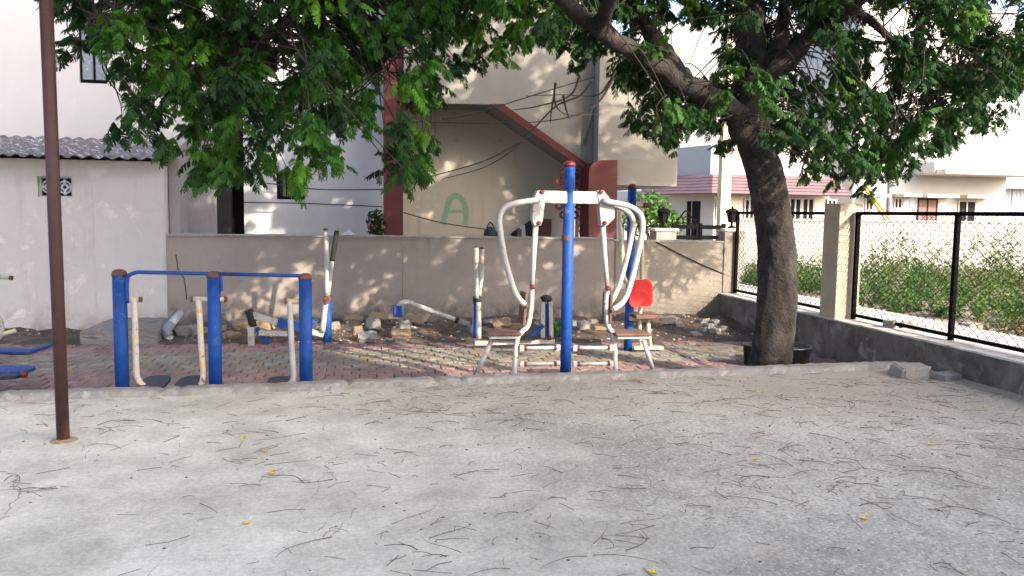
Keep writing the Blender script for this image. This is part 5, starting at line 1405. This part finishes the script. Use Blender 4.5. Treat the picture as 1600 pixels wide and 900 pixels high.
def stone(kind, px, py, w_, h_, m_, label, group, rot=None, thick=.07, support=None):
    """px, py: centre; w_, h_: size in photo pixels; rests on the soil (or a given support height)"""
    if support is None:
        lo, hi = 8.0, WV - .08
        for _ in range(30):                    # find the soil point seen just below the stone
            y = (lo+hi)/2; p = at(px, py + h_*.4, y)
            if p.z > soil_h(p.x, y): lo = y
            else: hi = y
        p = at(px, py, (lo+hi)/2); base = soil_h(p.x, p.y)
    else:
        p = atz(px, py + h_*.35, support); base = support
    dpx = (p - CAM).length / F
    W, H = w_*dpx, h_*dpx
    i = random.randrange(1000)
    bm = dumbbell(i) if kind == 'zig' else lump(i)
    o_ = MB().bm(bm).build('loose_paver' if kind == 'zig' else 'loose_stone', m_)
    # a tilted slab leaning on the bank shows its flat face; a lying one shows its edge
    tilt = rot[0] if rot else random.uniform(5, 30)
    if kind == 'zig':
        dpt = max(H/ max(.35, math.sin(R_(tilt+8))), .09); dpt = min(dpt, .24)
        o_.scale = (W, dpt, thick)
    else:
        o_.scale = (W, max(.08, W*.75), H*.95); tilt = random.uniform(-6, 6)
    o_.rotation_euler = (R_(tilt), R_(random.uniform(-6, 6)), R_(rot[1] if rot else random.uniform(-25, 25)))
    up = (abs(math.sin(R_(tilt)))*(o_.scale[1]) + abs(math.cos(R_(tilt)))*o_.scale[2])/2
    o_.location = (p.x, p.y, base + up - .022)
    tag(o_, label, 'paver' if kind == 'zig' else 'stone', group)
G1 = 'loose pavers and stones along the wall foot'
S_ = [
 ('lump',290,514,34,13,'stone_grey','grey stone lying just right of the grey drain pipe elbow'),
 ('lump',311,516,22,11,'stone_grey','small grey stone behind the left swing leg of the middle blue post'),
 ('zig',360,522,22,14,'stone_ochre','ochre paver just right of the middle blue post'),
 ('zig',377,507,26,12,'stone_ochre','ochre paver against the wall left of the black trainer joint'),
 ('lump',357,500,22,7,'stone_grey','flat grey stone at the wall foot above the ochre paver'),
 ('lump',413,507,26,11,'stone_ochre','ochre stone behind the white beam of the crossed-arm trainer'),
 ('lump',523,509,14,11,'stone_pale','pale stone just right of the crossed-arm ski trainer post'),
 ('lump',552,498,28,10,'stone_ochre','flat ochre stone at the wall foot, topmost of the left rubble group'),
 ('lump',559,516,18,13,'stone_ochre','rounded ochre stone left of the upright grey paver'),
 ('zig',583,508,21,19,'stone_grey','upright grey dumbbell paver in the left rubble group',(60,15)),
 ('zig',574,527,31,14,'stone_grey','grey paver lying lowest in the left rubble group',(30,12)),
 ('zig',592,496,29,13,'stone_ochre','ochre paver on the bank just left of the blue ended broken tube',(40,-5)),
 ('zig',632,509,20,18,'stone_grey','upright grey dumbbell paver under the bent end of the broken tube',(65,8)),
 ('zig',648,500,27,17,'stone_ochre','ochre paver leaning right of the upright grey one under the broken tube',(50,-20)),
 ('lump',654,491,17,9,'stone_grey','small grey stone directly under the white broken tube'),
 ('zig',626,522,30,12,'stone_ochre','ochre paver lying below the upright grey dumbbell paver',(35,4)),
 ('lump',627,530,17,8,'stone_grey','small grey stone in front of the lowest ochre paver under the broken tube'),
 ('lump',738,514,14,14,'stone_grey','grey stone at the foot of the upright-arm ski trainer'),
 ('zig',784,506,28,15,'stone_ochre','large ochre paver against the wall above the left press seat',(40,-8)),
 ('lump',806,508,20,10,'stone_ochre','ochre stone right of the large ochre paver, behind the press backrest'),
 ('lump',762,501,18,8,'stone_grey','flat grey stone against the wall left of the large ochre paver'),
 ('lump',872,507,14,10,'stone_grey','grey stone at the wall foot left of the tall blue post'),
 ('lump',899,505,14,11,'stone_grey','grey stone just right of the tall blue post'),
 ('lump',912,508,17,14,'stone_pale','rounded pale stone right of the tall blue post'),
 ('lump',926,502,18,9,'stone_grey','flat grey stone behind the rounded pale one'),
 ('lump',935,512,20,6,'stone_ochre','thin ochre slab left of the right press frame'),
 ('zig',1022,503,18,13,'stone_ochre','ochre paver just right of the red backrest seat'),
 ('lump',1044,500,24,11,'stone_pale','long pale stone on the heap right of the red backrest'),
 ('lump',1061,506,12,9,'stone_pale','small pale stone at the right end of the long pale one'),
 ('lump',1098,501,19,9,'stone_grey','grey stone topmost of the right corner heap'),
 ('lump',1118,502,14,7,'stone_grey','dark grey stone at the right end of the corner heap'),
 ('lump',1109,508,15,7,'stone_grey','flat grey stone in the middle of the corner heap'),
 ('lump',1101,514,15,8,'stone_pale','pale block at the lower left of the corner heap'),
 ('lump',1118,516,16,9,'stone_pale','pale block at the lower middle of the corner heap'),
 ('lump',1131,512,12,8,'stone_grey','grey stone at the lower right of the corner heap'),
 ('lump',1087,521,15,7,'stone_pale','pale flat stone lying alone in front of the corner heap'),
 ('lump',1142,537,10,4,'stone_grey','thin grey chip on the soil left of the black tub'),
 ('lump',345,512,15,8,'stone_ochre','small ochre stone behind the middle blue post at the wall foot'),
 ('lump',465,502,18,9,'stone_ochre','ochre stone hidden behind the right blue walker post'),
]
for q in S_: stone(q[0], q[1], q[2], q[3], q[4], q[5], q[6], G1, q[7] if len(q) > 7 else None)
stone('lump', 1424, 581, 44, 19, 'stone_pale', 'large pale broken paver on the right end of the kerb', 'pavers on the court corner', support=0.0)
stone('lump', 1480, 588, 32, 14, 'stone_grey', 'grey broken brick on the court at the foot of the low wall', 'pavers on the court corner', support=0.0)
stone('lump', 1395, 507, 22, 13, 'stone_grey', 'grey stone left of two lying on top of the low wall', 'stones on the low wall', support=ZT)
stone('lump', 1416, 508, 20, 12, 'stone_pale', 'buff stone right of two lying on top of the low wall', 'stones on the low wall', support=ZT)
stone('lump', 1516, 508, 26, 8, 'stone_pale', 'pale block lying on the path outside the chain-link fence', 'stones outside the fence', support=OZ)

# black tubs behind the trunk
def tub(px0, px1, py0, py1, v, label):
    a, b = at(px0, py0, v), at(px1, py1, v); cx = (a.x+b.x)/2; r = (b.x-a.x)/2; zt = a.z
    t = thing('plastic_tub', label, 'tub', (cx, v, GZ), 'black tubs behind the trunk')
    n_ = 28; V_ = []
    for (q, z) in ((.86, GZ), (.98, zt-.02), (1.04, zt-.02), (1.04, zt), (.94, zt), (.84, GZ+.03)):
        for k_ in range(n_): V_.append((cx + r*q*math.cos(6.2832*k_/n_), v + r*q*math.sin(6.2832*k_/n_), z))
    m2 = MB().add(V_, [(i*n_+k_, i*n_+(k_+1)%n_, (i+1)*n_+(k_+1)%n_, (i+1)*n_+k_) for i in range(5) for k_ in range(n_)], True)
    m2.f += [tuple(range(n_))[::-1], tuple(5*n_+k_ for k_ in range(n_))]; m2.sm += [False, False]
    m2.build('tub_body', 'tub', t)
    MB().disc((cx, v, zt-.06), r*.93, .012, 'z', 28).build('contents', 'grey_glass', t)
tub(1163, 1200, 538, 570, 8.75, 'black plastic tub showing left of the trunk foot')
tub(1196, 1262, 540, 580, 8.85, 'black plastic tub showing right of the trunk foot')

# cables: each hangs between two fixings
CB = [
 ([(381, 316), (480, 318), (598, 323)], SV-.25, 'thin black cable across the pale wall under the barred window'),
 ([(416, 286), (500, 296), (598, 296)], SV-.2, 'thin black cable level with the sill of the barred window'),
 ([(630, 332), (690, 348), (764, 359)], 13.3, 'black cable sagging from the red column to the cloth bag'),
 ([(672, 276), (760, 250), (830, 212)], 13.3, 'black cable rising across the beige recess to the red stair edge'),
 ([(642, 190), (740, 192), (800, 191)], 13.3, 'black cable level under the stair landing'),
 ([(690, 186), (745, 176), (862, 140), (930, 120)], 13.2, 'black cable rising over the beige parapet to the crown'),
]
for pts, v, lab in CB:
    P = smooth_path([at(x, y, v) for x, y in pts], 8)
    tag(MB().tube(P, .009, 6).build('cable', 'cable', None, P[0]), lab, 'cable', 'cables on the houses')
P = smooth_path([at(1025, 378, WV-.02), at(1085, 408, WV-.03), at(1150, 436, WV-.02)], 6)
tag(MB().tube(P, .009, 6).build('cable', 'cable', None, P[0]), 'black cable slanting down the weathered wall to the fence corner', 'cable', 'cables on the houses')
# things on the wall top
c = at(545, 371, WV+.1)
s = MB(); s.add([(c.x-.12, WV+.02, 1.15), (c.x+.11, WV+.0, 1.15), (c.x+.10, WV+.19, 1.15), (c.x-.1, WV+.18, 1.15), (c.x+.0, WV+.1, 1.23)], [(0,1,4),(1,2,4),(2,3,4),(3,0,4),(3,2,1,0)])
tag(s.build('white_rag', 'white_wall', None, (c.x, WV+.1, 1.145)), 'crumpled white rag on top of the boundary wall left of the red column', 'rag')

# litter: fallen leaf stalks, one by one, plus the finest crumbs as a mass
def stalk_mesh(i):
    r = random.Random(100+i); L = r.uniform(.06, .30); bend = (r.uniform(-.16, .16) if r.random() < .65 else r.uniform(-.5, .5))*L; m2 = MB()
    P = [Vector((-L/2, 0, .004)), Vector((-L*.2, bend*.5, .009 + r.uniform(0, .006))), Vector((L*.2, bend*.55, .008 + r.uniform(0, .008))), Vector((L/2, r.uniform(-.1,.1)*L, .004 + r.uniform(0, .012)))]
    P = smooth_path(P, 5); n = len(P); r0 = r.uniform(.0014, .0023)
    m2.tube(P, [r0*(1.25 - .8*k_/(n-1)) for k_ in range(n)], 5)
    if r.random() < .35: m2.tube(smooth_path([P[n//2], P[n//2] + Vector((.03, .025*r.choice((-1,1)), .004)), P[n//2] + Vector((.07, .05*r.choice((-1,1)), -.003))], 3), .0014, 4)
    o = m2.build('fallen_stalk', 'twig'); return o
protos = [stalk_mesh(i) for i in range(16)]
LIT = 'dry curved brown leaf stalk fallen on the pale court'
def litter_xy():
    while True:
        x, y = random.uniform(-3.2, 5.5), random.uniform(2.5, 7.2)
        if y > kerb_y(x) - .03: continue
        p = .30 + .70*min(1, max(0, (x + .4)/3.0))
        if y > 6.0: p += .7 if x > -.3 else .1
        if x < -.3 and y < 4.6: p *= .6
        p *= .4 + 1.3*max(0.0, min(1.0, math.sin(x*1.9+math.sin(y*2.3))*math.sin(y*2.1+x*.7) + .35))
        if random.random() < p/1.3 + .03: return x, y
for i in range(300):
    if i < 16: o = protos[i]
    else:
        o = protos[i % 16].copy(); COL.objects.link(o)
    x, y = litter_xy()
    o.location = (x, y, .001); o.rotation_euler = (0, 0, random.gauss(0, .95) + (math.pi if random.random() < .5 else 0)); k_ = random.uniform(.7, 1.25); o.scale = (k_, k_*random.choice((-1, 1)), 1)
    tag(o, LIT, 'leaf stalk', 'fallen leaf stalks on the court')
m2 = MB()
for i in range(1000):
    x, y = litter_xy(); L = random.uniform(.02, .10) if i % 2 else random.uniform(.08, .2); a = random.gauss(0, .9); d = Vector((math.cos(a), math.sin(a), 0))*L/2; c = Vector((x, y, .004))
    m2.tube([c-d, c+Vector((-d.y, d.x, 0))*random.uniform(-.3,.3)+Vector((0,0,.003)), c+d], random.uniform(.0009, .0017), 4)
for i in range(420):
    x, y = litter_xy(); r = random.uniform(.003, .008); m2.ball((x, y, r*.5), r, 1, (1.3, .9, .5))
o = m2.build('twig_crumbs', 'twig'); stuff(o)
fl = []
FLW = [((425,741),'fallen yellow flower on the court, larger one left of the centre'), ((386,819),'fallen yellow flower on the court nearest the lower left'), ((414,707),'fallen yellow flower among stalks left of the centre'), ((1182,719),'fallen yellow flower on the middle right of the court'), ((1352,812),'fallen yellow flower at the lower right of the court'), ((1020,896),'fallen yellow flower at the bottom edge of the view'), ((1453,696),'fallen orange-yellow flower beside a dark seed at the right'), ((1536,637),'fallen yellow flower farthest right on the court'), ((1185,614),'fallen yellow flower just in front of the kerb'), ((382,685),'fallen yellow flower far left behind the others')]
for (px, py), lab in FLW:
    c = atz(px, py, 0); m2 = MB()
    for q in range(5):
        a = q*1.2566+random.uniform(-.3,.3); u = Vector((math.cos(a), math.sin(a), .35)); w2 = Vector((-math.sin(a), math.cos(a), 0))
        m2.add([c+Vector((0,0,.004)), c+u*.010+w2*.008+Vector((0,0,.004)), c+u*.025+Vector((0,0,.003)), c+u*.010-w2*.008+Vector((0,0,.005))], [(0,1,2,3)])
    m2.ball(c+Vector((0,0,.008)), .006, 1)
    tag(m2.build('fallen_flower', 'petal', None, c), lab, 'flower', 'yellow flowers on the court')

# ================================================================== BEHIND THE CAMERA: an unseen block added to keep the court and left houses in shade
t = thing('shade_block', 'unseen plain cream block added behind the camera to shade the court', 'house', (9, -9, GZ))
MB().box((2.5, -16, GZ-.1), (17, -8, 9.6)).build('wall', 'cream_wall', t)
MB().box((2.35, -16.15, 9.603), (17.15, -7.85, 9.75)).build('roof_slab', 'coping', t)
MB().box((6.3, -16, 9.76), (12.4, -8.02, 18.6)).build('shade_tower', 'cream_wall', t)  # added tall part, sized to shade the houses at the left
MB().box((6.15, -16.15, 18.603), (12.55, -7.87, 18.75)).build('roof_slab', 'coping', t)
for fl_ in range(6):
    for i in range(5):
        x = 3.3 + i*2.8; z = 1.0 + fl_*2.95
        if fl_ > 2 and not (6.5 < x < 11): continue
        w1 = MB().box((x, -8.03, z), (x+1.2, -7.95, z+1.3)).build('window', 'brown_door', t)
        MB().box((x+.08, -7.97, z+.08), (x+1.12, -7.94, z+1.22)).build('pane', 'glass', w1)
